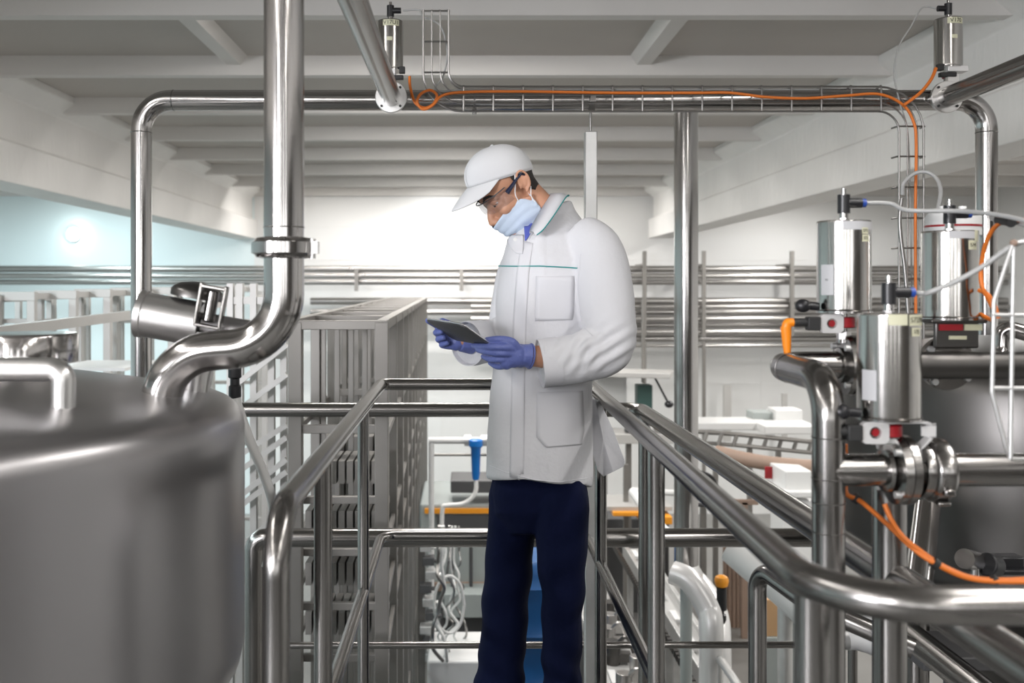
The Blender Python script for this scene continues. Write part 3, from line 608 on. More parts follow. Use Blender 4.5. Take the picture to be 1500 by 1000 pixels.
for i in range(24):
    Y=Y0+.2+(Y1-Y0)*i/24.0; g=G(); g.box(((rx(Y,-1)+rx(Y,1))/2,Y,rtop-.03),(rx(Y,1)-rx(Y,-1)-.08,.09,.012)); part('top_slat',g,'rack',rk,smooth=False)
for z in levels[1:5]:
    for j in range(6):
        g=G(); Y=5.0+j*.8; x0_,x1_=rx(Y,-1)+.04,rx(Y,1)-.06
        for k in range(9): g.box((lerp(x0_,x1_,(k+.5)/9),Y,z+.09),(.03,.3,.11))
        part('tray_insert',g,'rack',rk,smooth=False)
# pale diagonal-braced rack between tank and centre rack
br=thing('braced_rack','pale rack with slanting braces seen between the tank and the frame rack','rack',P(385,900,5.2))
for x in (338,352,372,398,416):
    g=G(); a=P(x,415,5.6); g.box((a.x,5.6,(a.z)/2),(.035,.05,a.z)); part('upright',g,'rack_w',br,smooth=False)
for (x1,y1,x2,y2) in ((358,662,420,622),(352,690,420,640),(352,728,420,672),(352,742,420,690),(356,800,420,745),(352,560,420,505),(352,600,420,548)):
    g=G(); g.bar(P(x1-10,y1+6,5.5),P(x2,y2,5.5),.03,.03); part('brace',g,'rack_w',br,smooth=False)
for y in (440,520,860): 
    g=G(); g.bar(P(330,y,5.6),P(418,y,5.6),.03,.04); part('cross_bar',g,'rack_w',br,smooth=False)
# left frames
lr=thing('portal_rack','row of pale portal frames behind the tank under the cyan wall','rack',P(150,900,8))
for (xa,xb_,y,Yq) in ((-60,-8,432,7.5),(-2,47,428,7.6),(58,108,426,7.9),(116,158,424,8.2),(168,205,422,8.6),(212,252,421,8.9),(262,300,420,9.3),(310,345,419,9.8),(350,388,418,10.2)):
    g=G(); A=P(xa,y,Yq); B=P(xb_,y,Yq); w=.06
    g.box((A.x,Yq,A.z/2-.005),(w,.06,A.z-.01)); g.box((B.x,Yq,A.z/2-.005),(w,.06,A.z-.01)); g.box(((A.x+B.x)/2,Yq,A.z-.03),(B.x-A.x+w+.006,.066,.07))
    for yy in (470,560,650,760): g.box(((A.x+B.x)/2,Yq+.02,P(0,yy,Yq).z),(B.x-A.x,.03,.035))
    g.box((A.x,Yq+1.0,A.z/2),(w*.8,.05,A.z)); g.box((B.x,Yq+1.0,A.z/2),(w*.8,.05,A.z)); g.bar((B.x,Yq,A.z-.03),(B.x,Yq+1.0,A.z-.03),.05,.05)
    part('portal_frame',g,'rack_w',lr,smooth=False,bevel=.004)
g=G(); g.bar(P(-60,493,4.6),P(390,436,9.0),.05,.055); part('long_beam',g,'rack_w',lr,smooth=False)
g=G(); g.bar(P(-60,600,6),P(390,520,9.5),.05,.05); part('long_beam',g,'rack_w',lr,smooth=False)
g=G(); g.box(P(155,535,6.8),(.5,.7,.02)); single('tray_sheet',g,'white_p','shiny pale sheet lying among the portal frames left of the pipe','tray')

# ------------------------------------------------------------------ far wall pipes
def wpipe(xa,xb,y,Yq,r,label,m='wpipe'):
    g=G(); g.cyl(P(xa,y,Yq),P(xb,y,Yq),r,seg=16); single('wall_pipe',g,m,label,'pipe')
Yw=16.0
ordn=['topmost','second','third','fourth','fifth','sixth','seventh','eighth','ninth','tenth']
for k,(y,r) in enumerate(((394,.055),(404,.045),(413,.045))):
    wpipe(-150,1610,y,Yw-.2*(k%2),r,'%s steel pipe of three high along the far wall'%ordn[k])
for k,(y,r) in enumerate(((441,.06),(449,.035),(457,.05),(467,.05),(476,.045),(486,.05),(496,.06),(506,.03))):
    wpipe(455 if k in(0,2) else 690,1610,y,Yw-.15*(k%2),r,'%s pipe from the top in the lower bank on the far wall'%ordn[k])
for k,x in enumerate((522,676,944,1031,1160)):
    g=G(); a_=P(x,430 if k>1 else 410,15.75); g.box((a_.x,16.12,a_.z),(.06,.78,1.35 if k>1 else .35)) if False else g.box(a_,(.06,.05,1.35 if k>1 else .35)); g.box((a_.x,16.12,a_.z+(.45 if k>1 else .1)),(.05,.76,.05)); 
    if k in(2,3): g.bar(P(x,500,15.75),V((a_.x,15.75,0)),.05,.05)
    single('pipe_bracket',g,'rack',['steel bracket holding the wall pipes above the frame rack','steel bracket holding the wall pipes left of the man','steel bracket holding the pipe bank just right of the man','steel bracket holding the pipe bank right of the column','steel bracket holding the pipe bank beside the valves'][k],'bracket')
for k,(x,y) in enumerate(((42,430),)):
    pass
wl=thing('glowing_spot','small round glowing spot high on the pale cyan wall','lamp',P(108,343,16.3))  # round emissive globe on a plate against the wall
g=G(); g.lathe([(.02,0),(.12,0),(.12,.03),(.02,.03)],P(108,343,16.48),(0,-1,0)); part('backplate',g,'white_p',wl)
g=G(); g.ell(P(108,343,16.4),(.10,.07,.10)); part('globe',g,'glowg',wl)
g=G(); g.bar(P(390,452,15.7),P(390,700,15.7),.05,.05); single('wall_post',g,'rack_w','thin post on the far wall above the braced rack','post')

# ------------------------------------------------------------------ ground floor machines
def machine(name,label,cat,loc): return thing(name,label,cat,loc)
hr=thing('hose_rail','white pipe rail across the back carrying the blue nozzle','rail',P(670,645,9))
g=G(); g.cyl(P(628,645,9),P(780,645,9),.03); part('rail',g,'white_p',hr)
g=G(); g.cyl(P(628,666,9.05),P(780,666,9.05),.012); part('lower_rail',g,'rack',hr)
for x in (685,709):
    g=G(); g.lathe([(.03,-.03),(.05,-.03),(.05,.03),(.03,.03)],P(x,645,9),(1,0,0)); part('clamp',g,'galv',hr)
for x in (632,778):
    g=G(); a=P(x,645,9); g.cyl((a.x,9,0),a,.025); part('leg',g,'white_p',hr)
ng=thing('hose_nozzle','bright blue tapered hose nozzle hanging left of the coat','hose nozzle',P(697,700,8.9))
g=G(); g.lathe([(.028,0),(.036,.05),(.045,.28),(.062,.30),(.062,.35),(.045,.36)],P(697,702,8.9),(0,0,1),28); part('nozzle_body',g,'bluep',ng)
g=G(); g.tube(smooth_path([P(697,702,8.9),P(697,718,8.9),P(690,730,8.9),P(676,738,8.9),P(655,740,8.9),P(648,746,8.9),P(647,790,8.9),P(645,840,8.8)],6),.02,12); part('hose_line',g,'hose_w',ng)
pm=thing('packing_machine','grey machine with an orange band and dark window behind the rack end','machine',P(680,900,10))
def bxp(g,x1,y1,x2,y2,Yq,dep): 
    a=P(x1,y1,Yq); b=P(x2,y2,Yq); g.box(((a.x+b.x)/2,Yq+dep/2,(a.z+b.z)/2),(abs(b.x-a.x),dep,abs(a.z-b.z))); return g
g=G(); bxp(g,615,738,800,985,10,1.2); part('housing',g,'mgrey',pm,smooth=False,bevel=.02)
g=G(); bxp(g,622,745,790,752,9.97,.03); part('orange_band',g,'amber',pm,smooth=False)
g=G(); bxp(g,660,704,790,722,9.95,.5); part('dark_head',g,'mdark',pm,smooth=False,bevel=.01)
g=G(); bxp(g,640,755,790,780,9.96,.04); part('dark_window',g,'mdark',pm,smooth=False)
g=G(); bxp(g,620,854,800,866,9.95,.05); part('brown_band',g,'brown',pm,smooth=False)
g=G(); bxp(g,650,870,760,905,9.6,.36); part('control_drawer',g,'mgrey',pm,smooth=False,bevel=.01)
g=G(); bxp(g,645,905,800,935,9.7,.3); part('base_gap',g,'mdark',pm,smooth=False)
for x in (663,690,745):
    g=G(); g.cyl(P(x,790,9.85),P(x,870,9.85),.018,seg=10); part('rod',g,'mdark',pm)
g=G(); g.box((.0,8.4,P(0,945,8.4).z/2),(.62,.7,P(0,945,8.4).z)); single('white_cabinet',g,'white_p','white cabinet top low behind the mans legs','cabinet',bevel=.02)
# cable tangle
for k in range(7):
    random.seed(40+k); x=645+random.uniform(-5,14); pts=[]; y=770; x=642+k*5
    while y<985:
        pts.append(P(x+random.uniform(-9,9)*(1.2 if y>830 else .25),y,7.9+k*.11+random.uniform(-.04,.04))); y+=18
    cable('hanging_cable',pts,.014 if k<2 else .010,'hose_w' if k%3 else 'wire',['thick milky cable hanging leftmost in the tangle by the rack end','thick pale cable hanging through the tangle by the rack end','thin white cable in the tangle by the rack end','grey looping cable in the tangle by the rack end','thin curling cable at the tangle edge by the rack end','thin white cable twisting low in the tangle','grey cable at the right of the tangle by the rack end'][k],'cable',6,8)
lpz=[P(650+22*math.cos(a)+8,885+42*math.sin(a),8.1+.05*math.cos(a)) for a in [i*.7 for i in range(10)]]
cable('cable_loop',lpz,.012,'hose_w','white cable coiled in a wide loop beside the rack end','cable',6,8)
vbk=thing('valve_block','dark bank of small pneumatic valves behind the rack end','valve bank',P(628,900,8.6))
for k in range(9):
    g=G(); y=800+k*20; a=P(624+(k%3)*4,y,8.6); g.box(a,(.10,.12,.07)); g.cyl(a+V((.05,-.03,0)),a+V((.09,-.03,0)),.018,seg=10); part('valve_module',g,'mdark' if k%2 else 'galv',vbk,bevel=.006)
g=G(); g.box((P(618,0,8.7).x,8.7,P(0,790,8.7).z/2),(.06,.06,P(0,790,8.7).z)); part('post',g,'rack',vbk,smooth=False)
# blue drum
dr=thing('blue_drum','blue plastic drum seen between the mans legs','drum',P(790,1000,7))
zt=P(0,806,7).z
g=G(); prof=[(.05,zt),(.26,zt-.01),(.29,zt-.04),(.30,zt-.10)]
for k in range(5): zk=zt-.16-k*.32; prof+=[(.31,zk),(.325,zk-.02),(.31,zk-.04),(.305,zk-.2)]
prof+=[(.30,.03),(.28,0)]
g.lathe(prof,(P(782,0,7).x,7,0),seg=48); part('shell',g,'blued',dr)
g=G(); g.lathe([(.02,zt),(.06,zt),(.06,zt+.03),(.02,zt+.03)],(P(782,0,7).x+.12,7,0),seg=24); part('bung',g,'white_p',dr)
# conveyors
def conveyor(name,label,xa,xb,Ya,Yb,z,m):
    t=thing(name,label,'conveyor',((xa+xb)/2,(Ya+Yb)/2,0))
    g=G(); g.box(((xa+xb)/2,(Ya+Yb)/2,z-.02),(xb-xa,Yb-Ya,.04)); part('belt',g,m,t,smooth=False)
    for x in (xa,xb):
        g=G(); g.box((x,(Ya+Yb)/2,z-.02),(.04,Yb-Ya,.14)); part('side_frame',g,'galv',t,smooth=False,bevel=.006)
    y=Ya+.2
    while y<Yb:
        for x in (xa,xb):
            g=G(); g.box((x,y,z/2-.04),(.05,.05,z-.08)); part('leg',g,'galv',t,smooth=False)
        g=G(); g.box((xa+.05,y,z+.035),(.05,.22,.03)); part('cleat',g,'white_p',t,smooth=False,bevel=.004)
        y+=.6
    return t
conveyor('belt_conveyor','pale belt conveyor running away right of the inner guardrail, left one',.90,1.24,5.6,9.9,rz(-2.55),'belt')
conveyor('belt_conveyor','pale belt conveyor by the white ducts, right one',1.58,1.76,5.75,9.9,rz(-2.6),'belt')
for k in range(14):
    random.seed(k); a=V((.96+random.uniform(0,.16),5.9+k*.28,rz(-2.552)))
    g=G(); g.cyl(a,a+V((0,0,.16)),.05,seg=14); g.box(a+V((.06,0,.05)),(.12,.07,.06)); g.tube(smooth_path([a+V((0,0,.1)),a+V((.08,-.05,.2)),a+V((.15,.03,.05))],5),.014,8)
    single('conveyor_fixture',g,'wpipe' if k%3 else 'steel_dark','small metal fixture clamped over the left belt conveyor','fixture','metal fixtures along the left belt conveyor',bevel=.006)
g=G(); g.box((.86,7.8,rz(-2.75)),(.03,4.0,.34)); single('conveyor_skirt',g,'mdark','dark skirt board hanging along the left edge of the left belt conveyor','panel',smooth=False)
for sx_ in (1.27,1.47):
    g=G()
    for k in range(60): g.box((sx_,5.5+k*.073,rz(-2.56)),(.03,.05,.05))
    o=single('conveyor_chain',g,'steel_dark' ,'dark roller chain along the %s'%('right edge of the left conveyor' if sx_<1.4 else 'left edge of the right conveyor'),'chain',smooth=False)
g=G()
for k in range(22): a=P(1062+k*6.4,800,11); g.cyl((a.x,11,0),(a.x,11,a.z+.05),.024,seg=8)
single('ribbed_partition',g,'brown','brown grey ribbed partition behind the signal handle','partition')
# ducts
for k,(pts,r,lab) in enumerate((([P(985,838,5.8),P(1010,850,5.75),P(1036,890,5.7),P(1042,930,5.65),P(1040,1080,5.65)],.068,'fat white bent duct between the posts, front one'),([P(1003,835,7.6),P(1030,860,7.5),P(1052,900,7.4),P(1056,960,7.3),P(1056,1080,7.3)],.075,'white bent duct right behind the fatter duct'))):
    g=G(); g.tube(smooth_path(pts,8),r,26); single('air_duct',g,'alu',lab,'duct')
bc=thing('signal_handle','black handle with a round orange top on a thin pole','signal',P(1057,950,6))
g=G(); g.lathe([(.0,.0),(.02,.0),(.036,.012),(.042,.035),(.042,.05),(.036,.065),(.018,.075)],P(1057,858,6)-V((0,0,.01)),(0,0,1),28); part('orange_top',g,'amber',bc)
g=G(); g.lathe([(.02,0),(.028,.02),(.028,.05),(.016,.055),(.016,.075),(.030,.08),(.030,.215),(.02,.22)],P(1057,912,6),(0,0,1),24); part('grip',g,'black',bc)
g=G(); a=P(1057,912,6); g.cyl((a.x,6,0),a,.012); part('pole',g,'galv',bc)
hp=thing('grey_hopper','smooth pale grey hopper behind the right rails','hopper',P(1140,870,5.5))
g=G(); g.tube(smooth_path([P(1075,800,5.6),P(1110,830,5.5),P(1150,862,5.4),P(1190,900,5.3)],6),[.10+.0*i for i in range(19)],24); part('chute',g,'white_p',hp)
g=G(); a=P(1150,870,5.4); g.cyl((a.x,5.4,0),(a.x,5.4,a.z),.04); part('stand',g,'galv',hp)
for k,(x,y,w,h,Yq,lab) in enumerate(((1128,900,.14,.24,6.6,'brown cardboard box standing behind the bent post'),(1160,880,.2,.16,8.0,'brown cardboard box farther right behind the bent post'))):
    g=G(); a=P(x,y,Yq); g.box((a.x,Yq,a.z),(w,w,h)); o=single('cardboard_box',g,'card',lab,'box',bevel=.004)
    g=G(); g.box((a.x,Yq,(a.z-h/2)/2),(w*1.3,w*1.3,a.z-h/2)); single('stand',g,'mgrey',['grey pedestal under the box behind the bent post','grey pedestal under the farther cardboard box','grey pedestal under the low cardboard box'][k],'pedestal',bevel=.006)
# bent small handrail low right
g=G(); g.tube(fillet([P(1053,1080,5.6),P(1053,964,5.6),P(1130,1075,4.6)],.03),.02,14); single('stair_rail',g,'galv','small bent stair rail at the bottom below the signal handle','rail')
# curved conveyor upper right background
cc=thing('curved_conveyor','white curved overhead conveyor frame in the bright background right of the column','conveyor',P(1100,640,11))
g=G(); bxp(g,1022,619,1130,630,11,.5); bxp(g,1120,624,1200,636,10.7,.5); part('white_guard',g,'white_p',cc,smooth=False,bevel=.01)
g=G(); g.tube(smooth_path([P(1022,632,11),P(1080,636,10.9),P(1140,642,10.7),P(1220,650,10.5)],6),.025,10); g.tube(smooth_path([P(1022,648,11),P(1080,652,10.9),P(1140,658,10.7),P(1220,666,10.5)],6),.022,10); part('rail_pair',g,'rack',cc)
for k in range(8):
    x=1030+k*22; g=G(); g.tube([P(x+6,632+k*1.6,10.9),P(x,650+k*1.6,10.9)],.022,8); part('frame_rib',g,'rack',cc)
for x in (1048,1098,1140): 
    g=G(); a=P(x,655,10.9); g.box((a.x,10.9,a.z/2),(.05,.05,a.z)); part('leg',g,'rack',cc,smooth=False)
g=G(); g.tube(smooth_path([P(1050,662,10.4),P(1090,672,10.2),P(1140,680,10),P(1220,686,9.8)],6),.075,12); single('brown_belt',g,'brown','brown curved belt under the white conveyor right of the column','belt')
g=G(); a=P(1127,692,9.9); g.box(a,(.09,.02,.12)); single('red_tag',g,'red','small red tag hanging below the brown belt','tag',bevel=.004)
wc=thing('white_crate','white crates stacked on the conveyor right of the column','crate',P(1145,640,11.3))
g=G(); bxp(g,1104,604,1136,622,11.3,.3); part('crate',g,'mgrey',wc,smooth=False,bevel=.01)
g=G(); bxp(g,1136,600,1176,634,11.2,.3); part('crate',g,'white_p',wc,smooth=False,bevel=.01)
# machine right behind the man
S_=1.28
mm=thing('filling_machine','pale machine with a ledge and dark green box just right of the coat','machine',P(930,800,11.43))
g=G(); g.bar(P(870,545,11.43),P(985,548,11.18),.5,.06); part('ledge',g,'rack_w',mm,smooth=False,bevel=.008)
g=G(); bxp(g,872,552,918,600,11.43,.3); part('panel',g,'white_p',mm,smooth=False,bevel=.01)
g=G(); bxp(g,934,564,956,604,11.30,.2); part('green_box',g,'green',mm,smooth=False,bevel=.01)
g=G(); bxp(g,884,636,990,650,10.92,.5); part('table',g,'rack_w',mm,smooth=False,bevel=.008)
for x in (905,940,985):
    g=G(); a=P(x,650,8.8); g.box((a.x,11.18,a.z/2),(.06,.06,a.z)); part('leg',g,'rack',mm,smooth=False)
g=G(); g.ell(P(970,628,11.05),(.10,.10,.05)); g.cyl(P(970,640,11.05),P(970,626,11.05),.09); part('steel_bowl',g,'steel_pol',mm)
g=G(); g.ell(P(925,630,11.05),(.08,.08,.06)); part('dark_motor',g,'mdark',mm)
g=G(); g.cyl(P(942,440,11.56),P(942,560,11.56),.02,seg=10); part('rod',g,'rack',mm)
g=G(); g.ell(P(980,592,11.05),(.05,.05,.04)); g.cyl(P(980,592,11.05),P(955,545,11.30),.012,seg=8); part('sensor',g,'black',mm)
ot=thing('orange_tray_table','low table with orange trays behind the right posts','table',P(935,755,10.16))
g=G(); bxp(g,888,742,985,748,10.16,.6); part('table_top',g,'rack_w',ot,smooth=False)
g=G(); bxp(g,898,750,945,756,10.10,.4); bxp(g,940,757,985,768,10.03,.4); part('tray',g,'amber',ot,smooth=False,bevel=.006)
for x in (893,980):
    g=G(); a=P(x,750,8.2); g.box((a.x,10.41,a.z/2),(.05,.05,a.z)); part('leg',g,'rack',ot,smooth=False)
g=G(); g.tube(fillet([P(925,718,9.65),P(990,722,9.65)],0.01),.03,12); g.tube(fillet([P(927,720,9.65),P(955,760,9.14),P(1000,800,8.76)],.05),.045,14); single('white_tube_frame',g,'white_p','white bent tube frame right of the inner post by the orange trays','tube')
wh=thing('wheel_guard','white wheel guard with a black rim below the outer rail near the column','wheel',P(1025,720,10.79))
g=G(); g.lathe([(.02,0),(.16,0),(.16,.05),(.02,.05)],P(1030,715,10.67),(0,-1,0),32); part('disc',g,'white_p',wh)
g=G(); g.torus(P(1026,716,10.58),(0,1,0),.17,.022,36,8); part('rim',g,'black',wh)
g=G(); a=P(1030,730,10.73); g.box((a.x,10.73,a.z/2),(.06,.06,a.z)); part('post',g,'rack',wh,smooth=False)
g=G(); g.bar(P(1045,735,10.67),P(1110,735,10.67),.06,.05); g.bar(P(1090,735,10.67),(P(1090,735,10.67).x,10.67,0),.06,.06); single('brown_bench',g,'brown','brown bench frame behind the outer right rail','bench',smooth=False)
g=G(); bxp(g,1150,690,1190,720,9.5,.5); bxp(g,1145,720,1195,729,9.4,.6); a=P(1165,729,9.6); g.box((a.x,9.7,a.z/2),(.3,.4,a.z)); single('white_cabinet_far',g,'white_p','white cabinet below the brown belt near the vertical valve pipe','cabinet',smooth=False,bevel=.01)
for (x,y,w,h,nm) in ((1065,585,.06,.9,0),(1149,588,.04,.7,1)):
    g=G(); a=P(x,y+20,15.9); g.box(a,(w*2,.06,h)); single('wall_upright',g,'rack_w',['pale upright on the far wall right of the column, wider one','pale upright on the far wall near the valve pipe, thinner one'][nm],'post',smooth=False)
g=G(); bxp(g,870,760,980,940,11.5,.8); single('dark_cupboard',g,'mdark','dark cupboard behind the left belt conveyor','cupboard',smooth=False,bevel=.01)

# ------------------------------------------------------------------ the man
YM=3.05; PXM=F/YM
def MP(px,py,d=0.0): return P(px,py,YM+d)
man=thing('person','person in a white coat, cap and face mask standing between the rails reading a tablet','person',(MP(790,700).x,YM,FLR))
# head frame
th=math.radians(42); ps=math.radians(20)
hf=V((-math.cos(th)*math.cos(ps),-math.cos(th)*math.sin(ps),-math.sin(th)))
hu=V((-math.sin(th)*math.cos(ps),-math.sin(th)*math.sin(ps),math.cos(th)))
hl=V((math.sin(ps),-math.cos(ps),0))
HO=MP(765,268,-.08)-hl*.075
HR=Matrix((hf,hl,hu)).transposed()
def H(f,l,u): return HO+hf*f+hl*l+hu*u
g=G()
g.ell(H(.012,0,.045),(.095,.073,.092),HR,28,18)
g.ell(H(.040,0,-.022),(.072,.062,.085),HR,28,18)
g.ell(H(.086,0,-.098),(.028,.034,.026),HR)
for s in (-1,1):
    g.tube([H(.005,.052*s,-.045),H(.02,.052*s,-.078),H(.07,.032*s,-.105)],[.022,.020,.018],14)
    g.ell(H(.074,.042*s,-.028),(.028,.024,.022),HR)
    g.ell(H(.050,.056*s,-.02),(.03,.014,.035),HR)
    g.ell(H(.117,.0125*s,-.046),(.013,.009,.010),HR)
g.tube([H(.088,0,.016),H(.104,0,-.008),H(.120,0,-.030),H(.127,0,-.042),H(.117,0,-.053)],[.010,.011,.0125,.0125,.009],14)
g.tube([H(.076,-.050,.018),H(.096,-.028,.027),H(.102,0,.026),H(.096,.028,.027),H(.076,.050,.018)],[.012,.014,.012,.014,.012],12)
g.tube([H(.100,-.018,-.078),H(.110,0,-.078),H(.100,.018,-.078)],[.008,.011,.008],10)
# neck and torso core
nk=MP(818,335,.01)
g.tube([H(-.012,0,.01),H(-.014,0,-.045),MP(788,306,.0),MP(806,340,.01),MP(814,372,.01)],[.050,.052,.056,.064,.074],26)
def orn(px,py,d): return MP(px,py,d)
g.tube([MP(816,372,.0),MP(810,420,0),MP(800,520,0),MP(795,610,0),MP(792,680,0)],[.07,.10,.105,.105,.10],26)
g.tube([MP(822,385,-.10),MP(812,375,0),MP(800,380,.10)],[.045,.06,.045],20)
# arms
LA=[MP(868,356,-.13),MP(888,420,-.165),MP(893,500,-.195),MP(850,521,-.215),MP(806,523,-.225),MP(776,521,-.232)]
RA=[MP(775,372,.15),MP(752,440,.16),MP(742,500,.12),MP(716,500,.02),MP(690,501,-.055)]
g.tube(LA,[.045,.05,.045,.042,.034,.029],20); g.tube(RA,[.05,.05,.045,.036,.026],20)
# palms (inside the gloves)
g.tube([MP(776,521,-.232),MP(755,518,-.25),MP(738,518,-.265)],[.024,.018,.012],16); g.tube([MP(690,501,-.055),MP(672,499,-.07),MP(660,497,-.072)],[.022,.016,.012],16)
LK=[MP(752,500,-.262),MP(736,509,-.283),MP(732,518,-.276),MP(731,527,-.264),MP(734,536,-.25)]
LFing=[ [MP(760,514,-.258),MP(750,501,-.272),MP(733,497,-.268),MP(714,498,-.246)],
        [MP(752,510,-.268),MP(737,508,-.281),MP(716,508,-.262),MP(694,506.5,-.193)],
        [MP(752,517,-.266),MP(734,517,-.276),MP(714,515,-.252),MP(700,512,-.212)],
        [MP(752,524,-.262),MP(733,526,-.266),MP(719,526,-.244),MP(708,522,-.215)],
        [MP(754,531,-.255),MP(737,536,-.25),MP(727,536,-.232),MP(718,531,-.21)] ]
LRad=[[.014,.0125,.011,.0095],[.0125,.0115,.0105,.0085],[.0125,.0115,.0105,.0085],[.0125,.011,.0098,.008],[.0115,.010,.009,.0075]]
RFing=[ [MP(676,494,-.066),MP(668,484,-.085),MP(660,476,-.10),MP(648,470,-.118)],
        [MP(668,492,-.07),MP(650,482,-.082),MP(638,475,-.10),MP(627,469.5,-.134)],
        [MP(668,497,-.068),MP(650,490,-.078),MP(639,487,-.095),MP(646,486,-.125)],
        [MP(669,502,-.066),MP(652,499,-.074),MP(642,497,-.09),MP(650,494,-.112)],
        [MP(672,507,-.064),MP(657,507,-.07),MP(647,505,-.082),MP(655,502,-.1)] ]
for fs in (LFing,RFing):
    for f,rr in zip(fs,LRad): g.tube(f,[r*.6 for r in rr],10)
# legs and feet
legR=[MP(765,690,.06),MP(750,800,.06),MP(738,900,.06),MP(734,990,.07),MP(735,1055,.07)]
legL=[MP(825,690,-.05),MP(824,800,-.055),MP(822,900,-.06),MP(821,990,-.05),MP(822,1055,-.05)]
for L in (legR,legL): g.tube(L,[.062,.06,.05,.045,.04],22)
g.tube([legR[-1],MP(720,1064,.03)],[.035,.03],14); g.tube([legL[-1],MP(805,1064,-.09)],[.035,.03],14)
# ears
for s in (-1,1):
    e0=(-.002,.068*s,.0)
    ring=[]
    for k in range(15):
        a=math.radians(-60+k*270/14); ring.append(H(-.004-math.cos(a)*-.0155-.006*math.sin(a)*.6, (.074+.010*(math.cos(a-2.6)*.5+.5))*s, .004+.030*math.sin(a)))
    g.tube([H(.014,.072*s,-.012)]+[H(-.006+.0175*math.cos(math.radians(40+k*230/12))-.004*math.sin(math.radians(40+k*230/12)), (.078+.008*math.sin(math.pi*k/12))*s, .006+.029*math.sin(math.radians(40+k*230/12))) for k in range(13)]+[H(.004,.074*s,-.030)],[.003]+[.0042]*13+[.006],10)
    g.tube([H(-.012,.079*s,.022),H(-.013,.081*s,.004),H(-.004,.078*s,-.012)],[.003,.0038,.003],8)
    g.ell(H(-.005,.0715*s,.004),(.018,.007,.028),HR)
    g.ell(H(.008,.075*s,-.002),(.005,.005,.007),HR)
body=link('body',remesh(g,.0034,3,'body'),'skin',man,ang=180)
# eyes, brows
for s in (-1,1):
    g=G(); g.ell(H(.088,.031*s,.004),(.0125,.0135,.0125),HR,16,10); e=part('eye',g,'eyew',man,ang=180)
    g=G(); g.ell(H(.0875,.031*s,.0095),(.0142,.0155,.0112),HR,18,12); part('upper_lid',g,'skin',man,ang=180)
    g=G(); g.ell(H(.0975,.031*s,-.001),(.0038,.006,.006),HR,12,8); part('iris',g,'hair',e,ang=180)
    g=G(); rows=[]
    for j in range(5):
        u=-.004+j*.0042; rows.append([H(.088+math.sqrt(max(.0136**2-(u-.004)**2-(.9*(k-3)*.0042)**2,1e-7)),.031*s+(k-3)*.0042,u+.003) for k in range(7)])
    g.grid(rows); part('eyelid',g,'skin',man,ang=180,solid=.0008)
    g=G(); g.tube([H(.110,.012*s,.026),H(.108,.028*s,.034),H(.097,.044*s,.033),H(.086,.054*s,.024)],[.003,.0048,.004,.002],8); part('eyebrow',g,'hair',man)
# hair
g=G(); 
rows=[]
for j in range(11):
    t=j/10
    row=[]
    for k in range(33):
        az=math.radians(86+ (360-172)*k/32)      # 0 = face
        low=.018-.118*max(0,-math.cos(az))**.9
        top=.050; u=top+(low-top)*t
        rr=math.sqrt(max(1-((u-.045)/.094)**2,.02)); rr=max(rr,.80+.9*u) if u<.02 else rr; k2=1.0+.05*max(0,-math.cos(az))*t
        row.append(H(.012+.0985*rr*math.cos(az)*k2, .0765*rr*math.sin(az)*k2, u))
    rows.append(row)
g.grid(rows); part('hair',g,'hair',man,ang=180,solid=.002)
# cap
cth=math.radians(20)
cf=V((-math.cos(cth)*math.cos(ps),-math.cos(cth)*math.sin(ps),-math.sin(cth))); cu=V((-math.sin(cth)*math.cos(ps),-math.sin(cth)*math.sin(ps),math.cos(cth)))
CO=P(735.5,260.5,HO.y-.004)
def CP(f,l,u): return CO+cf*f+hl*l+cu*u
a_f,a_b,b_l=.112,.098,.086
def rim(ph): 
    c,s=math.cos(ph),math.sin(ph); return ((a_f if c>0 else a_b)*c, b_l*s)
g=G(); rows=[]; NJ=16; NK=72
for j in range(NJ+1):
    t=j/NJ; h=.100*math.sin(t*math.pi/2); r=max(1e-4,math.cos(t*math.pi/2))**.82
    bul=1+.05*math.sin(math.pi*min(1,t*1.3))
    row=[]
    for k in range(NK+1):
        ph=2*math.pi*k/NK; f,l=rim(ph); seam=1-.004*(abs((k%12)-6)>5.5)
        dip=-.010*math.cos(ph)*(1-t) if False else 0
        row.append(CP(f*r*bul*seam,l*r*bul*seam,h*(1.0)+.012*(1-t)*math.sin(ph)**2*0+.004*r*math.cos(ph)))
    rows.append(row)
g.grid(rows)
capo=part('cap',g,'cap',man,ang=180,solid=.002)
g=G(); g.ell(CP(0,0,.1015),(.007,.007,.004),HR,14,8); part('cap_button',g,'cap',capo)
# sweatband edge and seams
g=G(); g.tube([CP(rim(2*math.pi*k/72)[0]*1.004,rim(2*math.pi*k/72)[1]*1.004,.004*math.cos(2*math.pi*k/72)) for k in range(72)],.0016,8,closed=True)
for k in range(6):
    ph=math.radians(30+60*k) ; f,l=rim(ph); pth=[]
    for j in range(13):
        t=j/12*.985; h=.100*math.sin(t*math.pi/2); r=max(1e-4,math.cos(t*math.pi/2))**.82; bul=1+.05*math.sin(math.pi*min(1,t*1.3)); pth.append(CP(f*r*bul*1.012,l*r*bul*1.012,h+.004*r*math.cos(ph)))
    g.tube(pth,.0009,6)
part('cap_seam',g,'cap',capo)
